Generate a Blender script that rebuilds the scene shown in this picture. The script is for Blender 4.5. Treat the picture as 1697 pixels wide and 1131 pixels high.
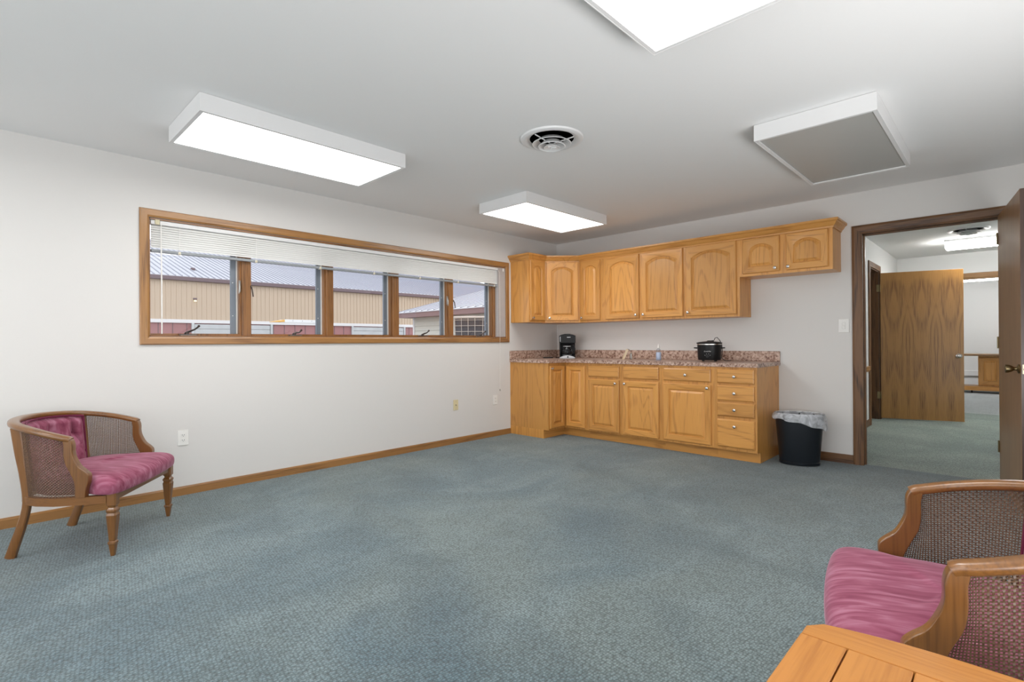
import bpy, bmesh, math, random
from mathutils import Vector, Matrix
random.seed(4)
for o in list(bpy.data.objects): bpy.data.objects.remove(o, do_unlink=True)
sc = bpy.context.scene
COL = sc.collection

# ------------------------------------------------------------------ camera
cam = bpy.data.objects.new('camera', bpy.data.cameras.new('camera'))
COL.objects.link(cam)
cam.data.sensor_fit = 'HORIZONTAL'; cam.data.sensor_width = 36
cam.data.lens = 857.51 / 1697 * 36
cam.data.clip_start = 0.02; cam.data.clip_end = 300
def cam_rot(yaw, pitch, roll):
    f = Vector((-math.sin(yaw)*math.cos(pitch), math.cos(yaw)*math.cos(pitch), math.sin(pitch)))
    r = Vector((math.cos(yaw), math.sin(yaw), 0)); u = r.cross(f)
    c, s = math.cos(roll), math.sin(roll)
    r2 = c*r + s*u; u2 = -s*r + c*u
    return Matrix((r2, u2, -f)).transposed().to_4x4()
cam.matrix_world = Matrix.Translation((4.4472, -5.5046, 1.122)) @ cam_rot(0.7666, 0.0023, -0.0066)
sc.camera = cam

# ------------------------------------------------------------------ world, exposure, light levels
w = bpy.data.worlds.new('world'); sc.world = w; w.use_nodes = True
wn = w.node_tree.nodes; wl = w.node_tree.links
bg = wn['Background']; bg.inputs['Color'].default_value = (0.93, 0.96, 1.0, 1); bg.inputs['Strength'].default_value = 2.15
sc.view_settings.view_transform = 'Standard'; sc.view_settings.look = 'None'
sc.view_settings.exposure = 0.0; sc.view_settings.gamma = 1.0
sc.view_settings.use_curve_mapping = False
LENS_MAIN = 8.6      # radiance of a lit fluorescent lens in the main room
LENS_HALL = 27.0
LENS_FAR = 12.0
def fill_light(name, loc, rot, sx, sy, power, col):
    l = bpy.data.lights.new(name, 'AREA'); l.shape = 'RECTANGLE'; l.size = sx; l.size_y = sy
    l.energy = power; l.color = col
    o = bpy.data.objects.new(name, l); COL.objects.link(o); o.location = loc; o.rotation_euler = rot
    return o
# added fill for light from behind the camera, tilted up to brighten the ceiling
fill_light('rear_fill', (2.7, -9.15, 1.30), (math.radians(118), 0, 0), 4.6, 1.9, 45, (1.0, 0.99, 0.98))

# added upward fill at the right-hand wall, invented to brighten the ceiling
fill_light('side_fill', (5.36, -4.9, 0.75), (math.radians(156), 0, math.radians(90)), 5.0, 0.85, 78, (1.0, 0.99, 0.98))

# ------------------------------------------------------------------ materials
def new_mat(name):
    m = bpy.data.materials.new(name); m.use_nodes = True
    return m, m.node_tree.nodes, m.node_tree.links, m.node_tree.nodes['Principled BSDF']
def plain(name, col, rough=0.5, metal=0.0, spec=0.5, noise=0.0, nscale=30, bump=0.0, bscale=200, coat=0, emit=None):
    m, n, l, b = new_mat(name)
    b.inputs['Base Color'].default_value = (*col, 1); b.inputs['Roughness'].default_value = rough
    b.inputs['Metallic'].default_value = metal; b.inputs['Specular IOR Level'].default_value = spec
    if coat: b.inputs['Coat Weight'].default_value = coat; b.inputs['Coat Roughness'].default_value = .1
    tc = n.new('ShaderNodeTexCoord')
    if noise:
        t = n.new('ShaderNodeTexNoise'); t.inputs['Scale'].default_value = nscale; t.inputs['Detail'].default_value = 4
        l.new(tc.outputs['Object'], t.inputs['Vector'])
        mx = n.new('ShaderNodeMix'); mx.data_type = 'RGBA'
        mx.inputs[6].default_value = (*[c*(1-noise) for c in col], 1); mx.inputs[7].default_value = (*[min(1, c*(1+noise)) for c in col], 1)
        l.new(t.outputs['Fac'], mx.inputs[0]); l.new(mx.outputs[2], b.inputs['Base Color'])
    if bump:
        t = n.new('ShaderNodeTexNoise'); t.inputs['Scale'].default_value = bscale; t.inputs['Detail'].default_value = 3
        l.new(tc.outputs['Object'], t.inputs['Vector'])
        bp = n.new('ShaderNodeBump'); bp.inputs['Strength'].default_value = bump; bp.inputs['Distance'].default_value = .002
        l.new(t.outputs['Fac'], bp.inputs['Height']); l.new(bp.outputs[0], b.inputs['Normal'])
    if emit:
        b.inputs['Emission Color'].default_value = (*emit[0], 1); b.inputs['Emission Strength'].default_value = emit[1]
    return m
def wood(name, light, mid, dark, axis='Z', rings=9.0, rough=0.35, contrast=.5, pores=.35, fold=0, coat=.25, spread=(3.2, 3.2, .42), variance=.1, sharp=-.2):
    """oak: contour lines of a stretched noise give cathedral grain along axis, fine streaks give pores"""
    m, n, l, b = new_mat(name)
    tc = n.new('ShaderNodeTexCoord'); oi = n.new('ShaderNodeObjectInfo')
    mp = n.new('ShaderNodeMapping')
    if axis == 'X': mp.inputs['Rotation'].default_value = (0, math.radians(90), 0)
    if axis == 'Y': mp.inputs['Rotation'].default_value = (math.radians(90), 0, 0)
    l.new(tc.outputs['Object'], mp.inputs['Vector'])
    src = mp.outputs[0]
    if fold:
        sp = n.new('ShaderNodeSeparateXYZ'); l.new(src, sp.inputs[0])
        pp = n.new('ShaderNodeMath'); pp.operation = 'PINGPONG'; pp.inputs[1].default_value = fold; l.new(sp.outputs[0], pp.inputs[0])
        cb = n.new('ShaderNodeCombineXYZ'); l.new(pp.outputs[0], cb.inputs[0]); l.new(sp.outputs[1], cb.inputs[1]); l.new(sp.outputs[2], cb.inputs[2])
        src = cb.outputs[0]
    rv = n.new('ShaderNodeMath'); rv.operation = 'MULTIPLY'; rv.inputs[1].default_value = 37.0; l.new(oi.outputs['Random'], rv.inputs[0])
    off = n.new('ShaderNodeVectorMath'); off.operation = 'ADD'; l.new(src, off.inputs[0]); l.new(rv.outputs[0], off.inputs[1])
    sc1 = n.new('ShaderNodeVectorMath'); sc1.operation = 'MULTIPLY'; sc1.inputs[1].default_value = spread; l.new(off.outputs[0], sc1.inputs[0])
    n1 = n.new('ShaderNodeTexNoise'); n1.inputs['Scale'].default_value = 1.0; n1.inputs['Detail'].default_value = 1.5; n1.inputs['Distortion'].default_value = .3
    l.new(sc1.outputs[0], n1.inputs['Vector'])
    mu = n.new('ShaderNodeMath'); mu.operation = 'MULTIPLY'; mu.inputs[1].default_value = rings*6.283; l.new(n1.outputs['Fac'], mu.inputs[0])
    si = n.new('ShaderNodeMath'); si.operation = 'SINE'; l.new(mu.outputs[0], si.inputs[0])
    mr = n.new('ShaderNodeMapRange'); mr.inputs[1].default_value = sharp; mr.inputs[2].default_value = 1.0; l.new(si.outputs[0], mr.inputs[0])
    sc2 = n.new('ShaderNodeVectorMath'); sc2.operation = 'MULTIPLY'; sc2.inputs[1].default_value = (140, 140, 5); l.new(off.outputs[0], sc2.inputs[0])
    n2 = n.new('ShaderNodeTexNoise'); n2.inputs['Scale'].default_value = 1.0; n2.inputs['Detail'].default_value = 2; l.new(sc2.outputs[0], n2.inputs['Vector'])
    sc3 = n.new('ShaderNodeVectorMath'); sc3.operation = 'MULTIPLY'; sc3.inputs[1].default_value = (9, 9, 1.5); l.new(off.outputs[0], sc3.inputs[0])
    n3 = n.new('ShaderNodeTexNoise'); n3.inputs['Scale'].default_value = 1.0; n3.inputs['Detail'].default_value = 3; l.new(sc3.outputs[0], n3.inputs['Vector'])
    m1 = n.new('ShaderNodeMix'); m1.data_type = 'RGBA'; m1.inputs[6].default_value = (*light, 1); m1.inputs[7].default_value = (*mid, 1)
    l.new(n3.outputs['Fac'], m1.inputs[0])
    # ring lines
    f1 = n.new('ShaderNodeMath'); f1.operation = 'MULTIPLY'; f1.inputs[1].default_value = contrast; l.new(mr.outputs[0], f1.inputs[0])
    pw = n.new('ShaderNodeMath'); pw.operation = 'MULTIPLY'; l.new(f1.outputs[0], pw.inputs[0])
    mrp = n.new('ShaderNodeMapRange'); mrp.inputs[1].default_value = .35; mrp.inputs[2].default_value = .62; l.new(n2.outputs['Fac'], mrp.inputs[0])
    l.new(mrp.outputs[0], pw.inputs[1])
    m2 = n.new('ShaderNodeMix'); m2.data_type = 'RGBA'; m2.inputs[7].default_value = (*dark, 1); l.new(m1.outputs[2], m2.inputs[6]); l.new(pw.outputs[0], m2.inputs[0])
    f2 = n.new('ShaderNodeMapRange'); f2.inputs[1].default_value = .56; f2.inputs[2].default_value = .75; f2.inputs[4].default_value = pores; l.new(n2.outputs['Fac'], f2.inputs[0])
    m3 = n.new('ShaderNodeMix'); m3.data_type = 'RGBA'; m3.inputs[7].default_value = (*dark, 1); l.new(m2.outputs[2], m3.inputs[6]); l.new(f2.outputs[0], m3.inputs[0])
    hv = n.new('ShaderNodeHueSaturation'); l.new(m3.outputs[2], hv.inputs['Color'])
    vr = n.new('ShaderNodeMapRange'); vr.inputs[3].default_value = 1-variance; vr.inputs[4].default_value = 1+variance; l.new(oi.outputs['Random'], vr.inputs[0]); l.new(vr.outputs[0], hv.inputs['Value'])
    l.new(hv.outputs[0], b.inputs['Base Color'])
    b.inputs['Roughness'].default_value = rough; b.inputs['Coat Weight'].default_value = coat; b.inputs['Coat Roughness'].default_value = .2
    bp = n.new('ShaderNodeBump'); bp.inputs['Strength'].default_value = .15; bp.inputs['Distance'].default_value = .001
    l.new(n2.outputs['Fac'], bp.inputs['Height']); l.new(bp.outputs[0], b.inputs['Normal'])
    return m
def wood_pair(name, *a, **k):
    return [wood(name+'_z', *a, axis='Z', **k), wood(name+'_x', *a, axis='X', **k), wood(name+'_y', *a, axis='Y', **k)]
HONEY = wood_pair('honey_oak', (.70, .345, .092), (.62, .285, .066), (.34, .125, .026), contrast=.55, pores=.3, rings=15, sharp=.45, coat=.12)
TRIMH = wood_pair('trim_oak', (.44, .225, .075), (.32, .145, .042), (.09, .032, .012), contrast=.6, pores=.45, rings=8)
MULL = wood_pair('mullion_oak', (.34, .155, .048), (.24, .10, .03), (.06, .02, .008), contrast=.5, pores=.5, rings=6)
DARKO = wood_pair('dark_oak', (.22, .105, .04), (.155, .07, .026), (.035, .014, .006), contrast=.85, pores=.5, rings=11, coat=.05, rough=.5)
DOORW = wood_pair('door_oak', (.50, .25, .06), (.41, .19, .04), (.15, .055, .012), contrast=.7, pores=.5, rings=9, fold=.155, spread=(3.0, 3.0, .5))
LEAFW = wood_pair('leaf_oak', (.36, .20, .085), (.27, .14, .056), (.13, .06, .022), contrast=.25, pores=.5, rings=5, coat=.08)
LEAFE = wood_pair('leaf_edge_oak', (.10, .05, .032), (.06, .03, .022), (.02, .009, .007), contrast=.5, pores=.5, rings=5)
CHAIRW = wood_pair('chair_walnut', (.25, .108, .026), (.165, .064, .015), (.06, .021, .006), contrast=.35, pores=.3, rings=5, rough=.28, coat=.5)
TABLEW = wood_pair('table_maple', (.56, .25, .065), (.45, .18, .038), (.28, .10, .022), contrast=.35, pores=.25, rings=6, rough=.25, coat=.5)

WALLM = plain('wall_paint', (.735, .72, .70), rough=.75, spec=.2, bump=.12, bscale=90)
HALLM = plain('hall_paint', (.76, .76, .745), rough=.75, spec=.2, bump=.1, bscale=90)
CEILM = plain('ceiling_paint', (.88, .88, .875), rough=.9, spec=.1, bump=.1, bscale=60)
WHITE = plain('white_enamel', (.80, .80, .80), rough=.4)
WHITEP = plain('white_plastic', (.86, .85, .82), rough=.35)
IVORY = plain('ivory_plastic', (.70, .62, .38), rough=.4)
CREAM = plain('cream_plastic', (.62, .56, .38), rough=.4)
GREYRAIL = plain('grey_rail', (.30, .32, .34), rough=.4)
SLAT = plain('blind_slat', (.78, .78, .76), rough=.45)
BLACKP = plain('black_plastic', (.010, .010, .011), rough=.32, spec=.22)
BLACKM = plain('black_matte', (.015, .015, .016), rough=.55)
BINM = plain('bin_plastic', (.010, .013, .018), rough=.3, noise=.2, nscale=10)
SILVER = plain('silver_plastic', (.50, .51, .53), rough=.35, metal=.4)
NICKEL = plain('satin_nickel', (.62, .60, .57), rough=.25, metal=1.0)
BRASS = plain('antique_brass', (.22, .17, .09), rough=.3, metal=1.0)
BRONZE = plain('bronze_crank', (.05, .035, .03), rough=.35, metal=.6)
PEWTER = plain('pewter', (.32, .31, .29), rough=.35, metal=.8)
BRIGHTP = plain('latch_plate', (.42, .36, .25), rough=.3, metal=.9)
ALU = plain('grey_aluminium', (.20, .23, .27), rough=.45, metal=.3)
VINYL = plain('white_vinyl', (.66, .66, .64), rough=.45)
JAMBW = plain('grey_jamb', (.46, .43, .42), rough=.6, noise=.08, nscale=12)
SLOT = plain('dark_slot', (.02, .02, .02), rough=.6)
VENTD = plain('duct_dark', (.03, .03, .035), rough=.8)
LENSOFF = plain('prismatic_lens_off', (.46, .46, .44), rough=.35, bump=.3, bscale=500)
PRINT = plain('white_print', (.75, .75, .75), rough=.5)
BEIGEW = plain('beige_wood', (.74, .62, .42), rough=.5, noise=.1, nscale=40)
RUBBER = plain('rubber_cord', (.012, .012, .012), rough=.5)
def lens_mat(name, strength, col=(1.0, .985, .96)):
    m, n, l, b = new_mat(name)
    b.inputs['Base Color'].default_value = (.8, .8, .8, 1); b.inputs['Emission Color'].default_value = (*col, 1)
    tc = n.new('ShaderNodeTexCoord'); wv = n.new('ShaderNodeTexNoise'); wv.inputs['Scale'].default_value = 3
    l.new(tc.outputs['Object'], wv.inputs['Vector'])
    mr = n.new('ShaderNodeMapRange'); mr.inputs[3].default_value = strength*.93; mr.inputs[4].default_value = strength*1.07
    l.new(wv.outputs['Fac'], mr.inputs[0]); l.new(mr.outputs[0], b.inputs['Emission Strength'])
    return m
LENS = lens_mat('lit_lens', LENS_MAIN); LENSH = lens_mat('lit_lens_hall', LENS_HALL, (1.0, 1.0, .98)); LENSF = lens_mat('lit_lens_far', LENS_FAR, (1.0, 1.0, 1.0))
def carpet(name, dark, mid, light, warm):
    m, n, l, b = new_mat(name)
    tc = n.new('ShaderNodeTexCoord')
    def noise(s, d, sx=1, sy=1, dist=0):
        mp = n.new('ShaderNodeMapping'); mp.inputs['Scale'].default_value = (sx, sy, 1); l.new(tc.outputs['Object'], mp.inputs[0])
        t = n.new('ShaderNodeTexNoise'); t.inputs['Scale'].default_value = s; t.inputs['Detail'].default_value = d; t.inputs['Distortion'].default_value = dist
        l.new(mp.outputs[0], t.inputs['Vector']); return t.outputs['Fac']
    def rng(x, a, c, lo=0, hi=1):
        r = n.new('ShaderNodeMapRange'); r.inputs[1].default_value = a; r.inputs[2].default_value = c; r.inputs[3].default_value = lo; r.inputs[4].default_value = hi
        l.new(x, r.inputs[0]); return r.outputs[0]
    def mix(f, c1, c2, bl='MIX'):
        x = n.new('ShaderNodeMix'); x.data_type = 'RGBA'; x.blend_type = bl
        (l.new(f, x.inputs[0]) if not isinstance(f, float) else setattr(x.inputs[0], 'default_value', f))
        for i, c in ((6, c1), (7, c2)):
            if isinstance(c, tuple): x.inputs[i].default_value = (*c, 1)
            else: l.new(c, x.inputs[i])
        return x.outputs[2]
    # worn traffic lanes, vacuum strokes, tufts
    c = mix(rng(noise(.7, 4, 1, 1, .6), .42, .60), mid, warm)
    c = mix(rng(noise(2.6, 6, 1.0, .55, 1.2), .44, .70, 0, .55), c, light)
    c = mix(rng(noise(1.4, 5, .6, 1.0, .8), .48, .74, 0, .6), c, dark)
    vo = n.new('ShaderNodeTexVoronoi'); vo.inputs['Scale'].default_value = 95; vo.inputs['Randomness'].default_value = .5
    mp = n.new('ShaderNodeMapping'); mp.inputs['Rotation'].default_value = (0, 0, .12); mp.inputs['Scale'].default_value = (1, .8, 1); l.new(tc.outputs['Object'], mp.inputs[0]); l.new(mp.outputs[0], vo.inputs['Vector'])
    tuft = rng(vo.outputs['Distance'], .1, .75, 1.35, .40)
    g = n.new('ShaderNodeCombineColor'); [l.new(tuft, g.inputs[i]) for i in range(3)]
    c = mix(1.0, c, g.outputs[0], 'MULTIPLY')
    fine = rng(noise(260, 2), .35, .65, .72, 1.28)
    g2 = n.new('ShaderNodeCombineColor'); [l.new(fine, g2.inputs[i]) for i in range(3)]
    c = mix(1.0, c, g2.outputs[0], 'MULTIPLY')
    l.new(c, b.inputs['Base Color']); b.inputs['Roughness'].default_value = .95; b.inputs['Specular IOR Level'].default_value = .1
    b.inputs['Sheen Weight'].default_value = .25; b.inputs['Sheen Roughness'].default_value = .6
    bp = n.new('ShaderNodeBump'); bp.inputs['Strength'].default_value = .6; bp.inputs['Distance'].default_value = .004
    inv = rng(vo.outputs['Distance'], 0, .8, 1, 0); l.new(inv, bp.inputs['Height']); l.new(bp.outputs[0], b.inputs['Normal'])
    return m
CARPET = carpet('blue_grey_carpet', (.050, .090, .108), (.105, .165, .19), (.21, .28, .295), (.155, .205, .205))
CARPETH = carpet('green_grey_carpet', (.14, .20, .175), (.23, .30, .26), (.36, .43, .375), (.30, .36, .31))
CARPETF = carpet('pale_grey_carpet', (.36, .40, .40), (.46, .50, .50), (.56, .6, .6), (.5, .53, .53))
def granite():
    m, n, l, b = new_mat('granite_laminate')
    tc = n.new('ShaderNodeTexCoord')
    t = n.new('ShaderNodeTexNoise'); t.inputs['Scale'].default_value = 42; t.inputs['Detail'].default_value = 5; t.inputs['Roughness'].default_value = .7; l.new(tc.outputs['Object'], t.inputs['Vector'])
    cr = n.new('ShaderNodeValToRGB'); e = cr.color_ramp.elements
    e[0].position = .34; e[0].color = (.10, .045, .035, 1); e[1].position = .66; e[1].color = (.72, .55, .46, 1)
    for p, c in ((.43, (.28, .15, .105, 1)), (.5, (.48, .33, .255, 1)), (.57, (.59, .43, .35, 1))):
        x = e.new(p); x.color = c
    l.new(t.outputs['Fac'], cr.inputs[0])
    v = n.new('ShaderNodeTexVoronoi'); v.inputs['Scale'].default_value = 95; l.new(tc.outputs['Object'], v.inputs['Vector'])
    r = n.new('ShaderNodeMapRange'); r.inputs[1].default_value = .1; r.inputs[2].default_value = .26; r.inputs[3].default_value = .55; r.inputs[4].default_value = 0; l.new(v.outputs['Distance'], r.inputs[0])
    t2 = n.new('ShaderNodeTexNoise'); t2.inputs['Scale'].default_value = 9; l.new(tc.outputs['Object'], t2.inputs['Vector'])
    q = n.new('ShaderNodeMath'); q.operation = 'MULTIPLY'; l.new(r.outputs[0], q.inputs[0]); l.new(t2.outputs['Fac'], q.inputs[1])
    mx = n.new('ShaderNodeMix'); mx.data_type = 'RGBA'; mx.inputs[7].default_value = (.05, .03, .03, 1); l.new(cr.outputs[0], mx.inputs[6]); l.new(q.outputs[0], mx.inputs[0])
    l.new(mx.outputs[2], b.inputs['Base Color']); b.inputs['Roughness'].default_value = .3
    return m
GRAN = granite()
def velvet(name, dark, mid, light, stretch=(1, 1, 1), sheen=.8):
    m, n, l, b = new_mat(name)
    tc = n.new('ShaderNodeTexCoord'); mp = n.new('ShaderNodeMapping'); mp.inputs['Scale'].default_value = stretch; l.new(tc.outputs['Object'], mp.inputs[0])
    t = n.new('ShaderNodeTexNoise'); t.inputs['Scale'].default_value = 6; t.inputs['Detail'].default_value = 6; t.inputs['Distortion'].default_value = .6; l.new(mp.outputs[0], t.inputs['Vector'])
    cr = n.new('ShaderNodeValToRGB'); e = cr.color_ramp.elements
    e[0].position = .30; e[0].color = (*dark, 1); e[1].position = .76; e[1].color = (*light, 1); x = e.new(.5); x.color = (*mid, 1)
    l.new(t.outputs['Fac'], cr.inputs[0]); l.new(cr.outputs[0], b.inputs['Base Color'])
    b.inputs['Roughness'].default_value = .85; b.inputs['Specular IOR Level'].default_value = .15
    b.inputs['Sheen Weight'].default_value = sheen; b.inputs['Sheen Roughness'].default_value = .3; b.inputs['Sheen Tint'].default_value = (1, .75, .85, 1)
    return m
VELVET = velvet('rose_velvet', (.20, .042, .08), (.30, .088, .142), (.45, .20, .28), (7, 1.1, 3), sheen=.45)
VELVETD = velvet('rose_velvet_welt', (.10, .012, .035), (.14, .02, .05), (.18, .03, .07), sheen=.2)
CANE = plain('woven_cane', (.125, .070, .040), rough=.3, noise=.45, nscale=60)
def glass_mat(name, tint, gloss=.06, rough=0.0):
    m, n, l, b = new_mat(name)
    out = n['Material Output']; tr = n.new('ShaderNodeBsdfTransparent'); tr.inputs[0].default_value = (*tint, 1)
    gl = n.new('ShaderNodeBsdfGlossy'); gl.inputs['Roughness'].default_value = rough
    fr = n.new('ShaderNodeFresnel'); ge = n.new('ShaderNodeNewGeometry'); ir = n.new('ShaderNodeMapRange'); ir.inputs[3].default_value = 1.45; ir.inputs[4].default_value = 1/1.45; l.new(ge.outputs['Backfacing'], ir.inputs[0]); l.new(ir.outputs[0], fr.inputs['IOR'])
    mx = n.new('ShaderNodeMixShader'); l.new(fr.outputs[0], mx.inputs[0]); l.new(tr.outputs[0], mx.inputs[1]); l.new(gl.outputs[0], mx.inputs[2])
    l.new(mx.outputs[0], out.inputs[0]); return m
GLASS = glass_mat('window_glass', (.95, .96, .97))
CARAFE = glass_mat('carafe_glass', (.75, .76, .78))
def liner_mat():
    m, n, l, b = new_mat('bin_liner')
    out = n['Material Output']
    b.inputs['Base Color'].default_value = (.88, .91, .96, 1); b.inputs['Roughness'].default_value = .3
    tl = n.new('ShaderNodeBsdfTransparent'); mx = n.new('ShaderNodeMixShader')
    tc = n.new('ShaderNodeTexCoord'); t = n.new('ShaderNodeTexNoise'); t.inputs['Scale'].default_value = 14; t.inputs['Detail'].default_value = 5; t.inputs['Distortion'].default_value = 1.5
    l.new(tc.outputs['Object'], t.inputs['Vector'])
    r = n.new('ShaderNodeMapRange'); r.inputs[1].default_value = .35; r.inputs[2].default_value = .7; r.inputs[3].default_value = .34; r.inputs[4].default_value = .78; l.new(t.outputs['Fac'], r.inputs[0])
    l.new(r.outputs[0], mx.inputs[0]); l.new(tl.outputs[0], mx.inputs[1]); l.new(b.outputs[0], mx.inputs[2]); l.new(mx.outputs[0], out.inputs[0])
    bp = n.new('ShaderNodeBump'); bp.inputs['Strength'].default_value = .35; bp.inputs['Distance'].default_value = .006; l.new(t.outputs['Fac'], bp.inputs['Height']); l.new(bp.outputs[0], b.inputs['Normal'])
    return m
LINER = liner_mat()
TAN = plain('tan_siding', (.56, .44, .33), rough=.6, noise=.04, nscale=.5)
REDW = plain('red_wainscot', (.36, .17, .17), rough=.6, noise=.06, nscale=.6)
GUTTER = plain('brown_gutter', (.16, .11, .12), rough=.6)
FASCIA = plain('mauve_fascia', (.24, .15, .15), rough=.6)
ROOFM = plain('grey_white_roof', (.45, .45, .49), rough=.5, noise=.05, nscale=.4)
ROOFR = plain('roof_rib', (.32, .32, .38), rough=.5)
SHEDROOF = plain('shed_roof', (.66, .66, .70), rough=.45)
SHEDRIB = plain('shed_roof_rib', (.22, .22, .26), rough=.5)
LAP = plain('cream_lap_siding', (.56, .54, .48), rough=.7)
BAND = plain('white_band', (.72, .70, .70), rough=.6)
DOORG = plain('grey_overhead_door', (.50, .51, .52), rough=.6, noise=.15, nscale=2)
GROUND = plain('gravel', (.34, .32, .30), rough=.9, noise=.3, nscale=8)
FIN = plain('condenser_fins', (.06, .05, .055), rough=.6)
ACTAN = plain('condenser_paint', (.52, .44, .38), rough=.5)
ORANGE = plain('orange_tip', (.75, .42, .10), rough=.5)
LIQUID = plain('pale_blue_label', (.42, .50, .66), rough=.3)
SIGNP = plain('clear_bottle', (.60, .60, .60), rough=.2)
WARML = plain('warm_lamp', (.8, .75, .5), rough=.4, emit=((1, .85, .45), 1.5))

# ------------------------------------------------------------------ builders
ORG = {}
def tag(o, label=None, cat=None, group=None, kind=None):
    if label: o['label'] = label
    if cat: o['category'] = cat
    if group: o['group'] = group
    if kind: o['kind'] = kind
    return o
def thing(name, label, cat, loc=(0, 0, 0), rotz=0, group=None, world=True, kind=None):
    o = bpy.data.objects.new(name, None); COL.objects.link(o)
    o.empty_display_size = .1; o.location = loc; o.rotation_euler = (0, 0, rotz)
    ORG[o.name] = Vector(loc) if world else Vector((0, 0, 0))
    return tag(o, label, cat, group, kind)
def obj(name, bm, mats, parent=None, smooth=False, loc=None, label=None, cat=None, group=None, kind=None, recalc=True):
    if recalc: bmesh.ops.recalc_face_normals(bm, faces=bm.faces)
    me = bpy.data.meshes.new(name)
    if parent is not None:
        off = ORG[parent.name]
        if off.length: bmesh.ops.translate(bm, vec=-off, verts=bm.verts)
    elif loc is not None:
        bmesh.ops.translate(bm, vec=-Vector(loc), verts=bm.verts)
    bm.to_mesh(me); bm.free()
    if not isinstance(mats, (list, tuple)): mats = [mats]
    for m in mats: me.materials.append(m)
    if smooth:
        for p in me.polygons: p.use_smooth = True
        try: me.set_sharp_from_angle(angle=math.radians(38))
        except Exception: pass
    o = bpy.data.objects.new(name, me); COL.objects.link(o)
    if parent is not None: o.parent = parent; ORG[o.name] = off.copy()
    else:
        o.location = loc if loc is not None else (0, 0, 0); ORG[o.name] = Vector(loc) if loc is not None else Vector((0, 0, 0))
    return tag(o, label, cat, group, kind)
def B(): return bmesh.new()
def box(bm, x0, x1, y0, y1, z0, z1, bev=0, mi=0, seg=1):
    r = bmesh.ops.create_cube(bm, size=1)['verts']
    for v in r:
        v.co = Vector((x0 if v.co.x < 0 else x1, y0 if v.co.y < 0 else y1, z0 if v.co.z < 0 else z1))
    fs = set(f for v in r for f in v.link_faces)
    for f in fs: f.material_index = mi
    if bev:
        es = set(e for v in r for e in v.link_edges)
        bmesh.ops.bevel(bm, geom=list(es), offset=bev, segments=seg, affect='EDGES', profile=.5)
    return bm
def loops(bm, rings, closed=True, cap0=True, cap1=True, mi=0, mif=None):
    vs = [[bm.verts.new(p) for p in r] for r in rings]
    n = len(vs[0])
    for a, b in zip(vs, vs[1:]):
        for i in range(n if closed else n-1):
            f = bm.faces.new((a[i], a[(i+1) % n], b[(i+1) % n], b[i])); f.material_index = mif(i) if mif else mi
    if cap0: f = bm.faces.new(list(reversed(vs[0]))); f.material_index = mi
    if cap1: f = bm.faces.new(vs[-1]); f.material_index = mi
    return vs
def lathe(bm, prof, c=(0, 0, 0), seg=24, sx=1, sy=1, rot=0, cap0=True, cap1=True, axis=None, mi=0, power=2.0):
    rings = []
    M = None
    if axis is not None: M = Vector((0, 0, 1)).rotation_difference(Vector(axis)).to_matrix()
    for r, z in prof:
        ring = []
        for i in range(seg):
            a = 2*math.pi*i/seg; ca, sa = math.cos(a), math.sin(a)
            k = (abs(ca)**power+abs(sa)**power)**(-1/power)
            x, y = r*sx*ca*k, r*sy*sa*k
            x, y = x*math.cos(rot)-y*math.sin(rot), x*math.sin(rot)+y*math.cos(rot)
            p = Vector((x, y, z))
            if M: p = M @ p
            ring.append(p+Vector(c))
        rings.append(ring)
    return loops(bm, rings, True, cap0, cap1, mi)
def tube(bm, pts, r, seg=8, mi=0, cap=True):
    pts = [Vector(p) for p in pts]; rings = []; up = Vector((0, 0, 1))
    rr = r if isinstance(r, (list, tuple)) else [r]*len(pts)
    prev = None
    for i, p in enumerate(pts):
        t = (pts[min(i+1, len(pts)-1)]-pts[max(i-1, 0)]).normalized()
        if prev is None: a = t.cross(up if abs(t.z) < .9 else Vector((1, 0, 0))).normalized()
        else: a = (prev-t*prev.dot(t)).normalized()
        prev = a; b = t.cross(a)
        rings.append([p+a*math.cos(2*math.pi*k/seg)*rr[i]+b*math.sin(2*math.pi*k/seg)*rr[i] for k in range(seg)])
    return loops(bm, rings, True, cap, cap, mi)
def sweep(bm, path, prof, cap=True, mi=0, close=False):
    """path: xy points (or xyz); prof: (out, z) closed polygon; out is to the right of travel; mitred"""
    P = [Vector((p[0], p[1], p[2] if len(p) > 2 else 0)) for p in path]; n = len(P); rings = []
    for i in range(n):
        if close: d0 = P[i]-P[i-1]; d1 = P[(i+1) % n]-P[i]
        else:
            d0 = P[i]-P[i-1] if i else P[1]-P[0]; d1 = P[i+1]-P[i] if i < n-1 else P[-1]-P[-2]
        d0 = Vector((d0.x, d0.y, 0)).normalized(); d1 = Vector((d1.x, d1.y, 0)).normalized()
        n0 = Vector((d0.y, -d0.x, 0)); n1 = Vector((d1.y, -d1.x, 0)); m = (n0+n1).normalized(); k = 1/max(.3, m.dot(n0))
        rings.append([P[i]+m*k*o+Vector((0, 0, z)) for o, z in prof])
    if close: rings.append(rings[0])
    return loops(bm, rings, True, cap and not close, cap and not close, mi)
def extrude_poly(bm, pts, vec, mi=0):
    vec = Vector(vec); a = [Vector(p) for p in pts]
    return loops(bm, [a, [p+vec for p in a]], True, True, True, mi)
def basis(o, u, v, w):
    o, u, v, w = map(Vector, (o, u, v, w))
    return lambda a, b, c: o+u*a+v*b+w*c

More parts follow.
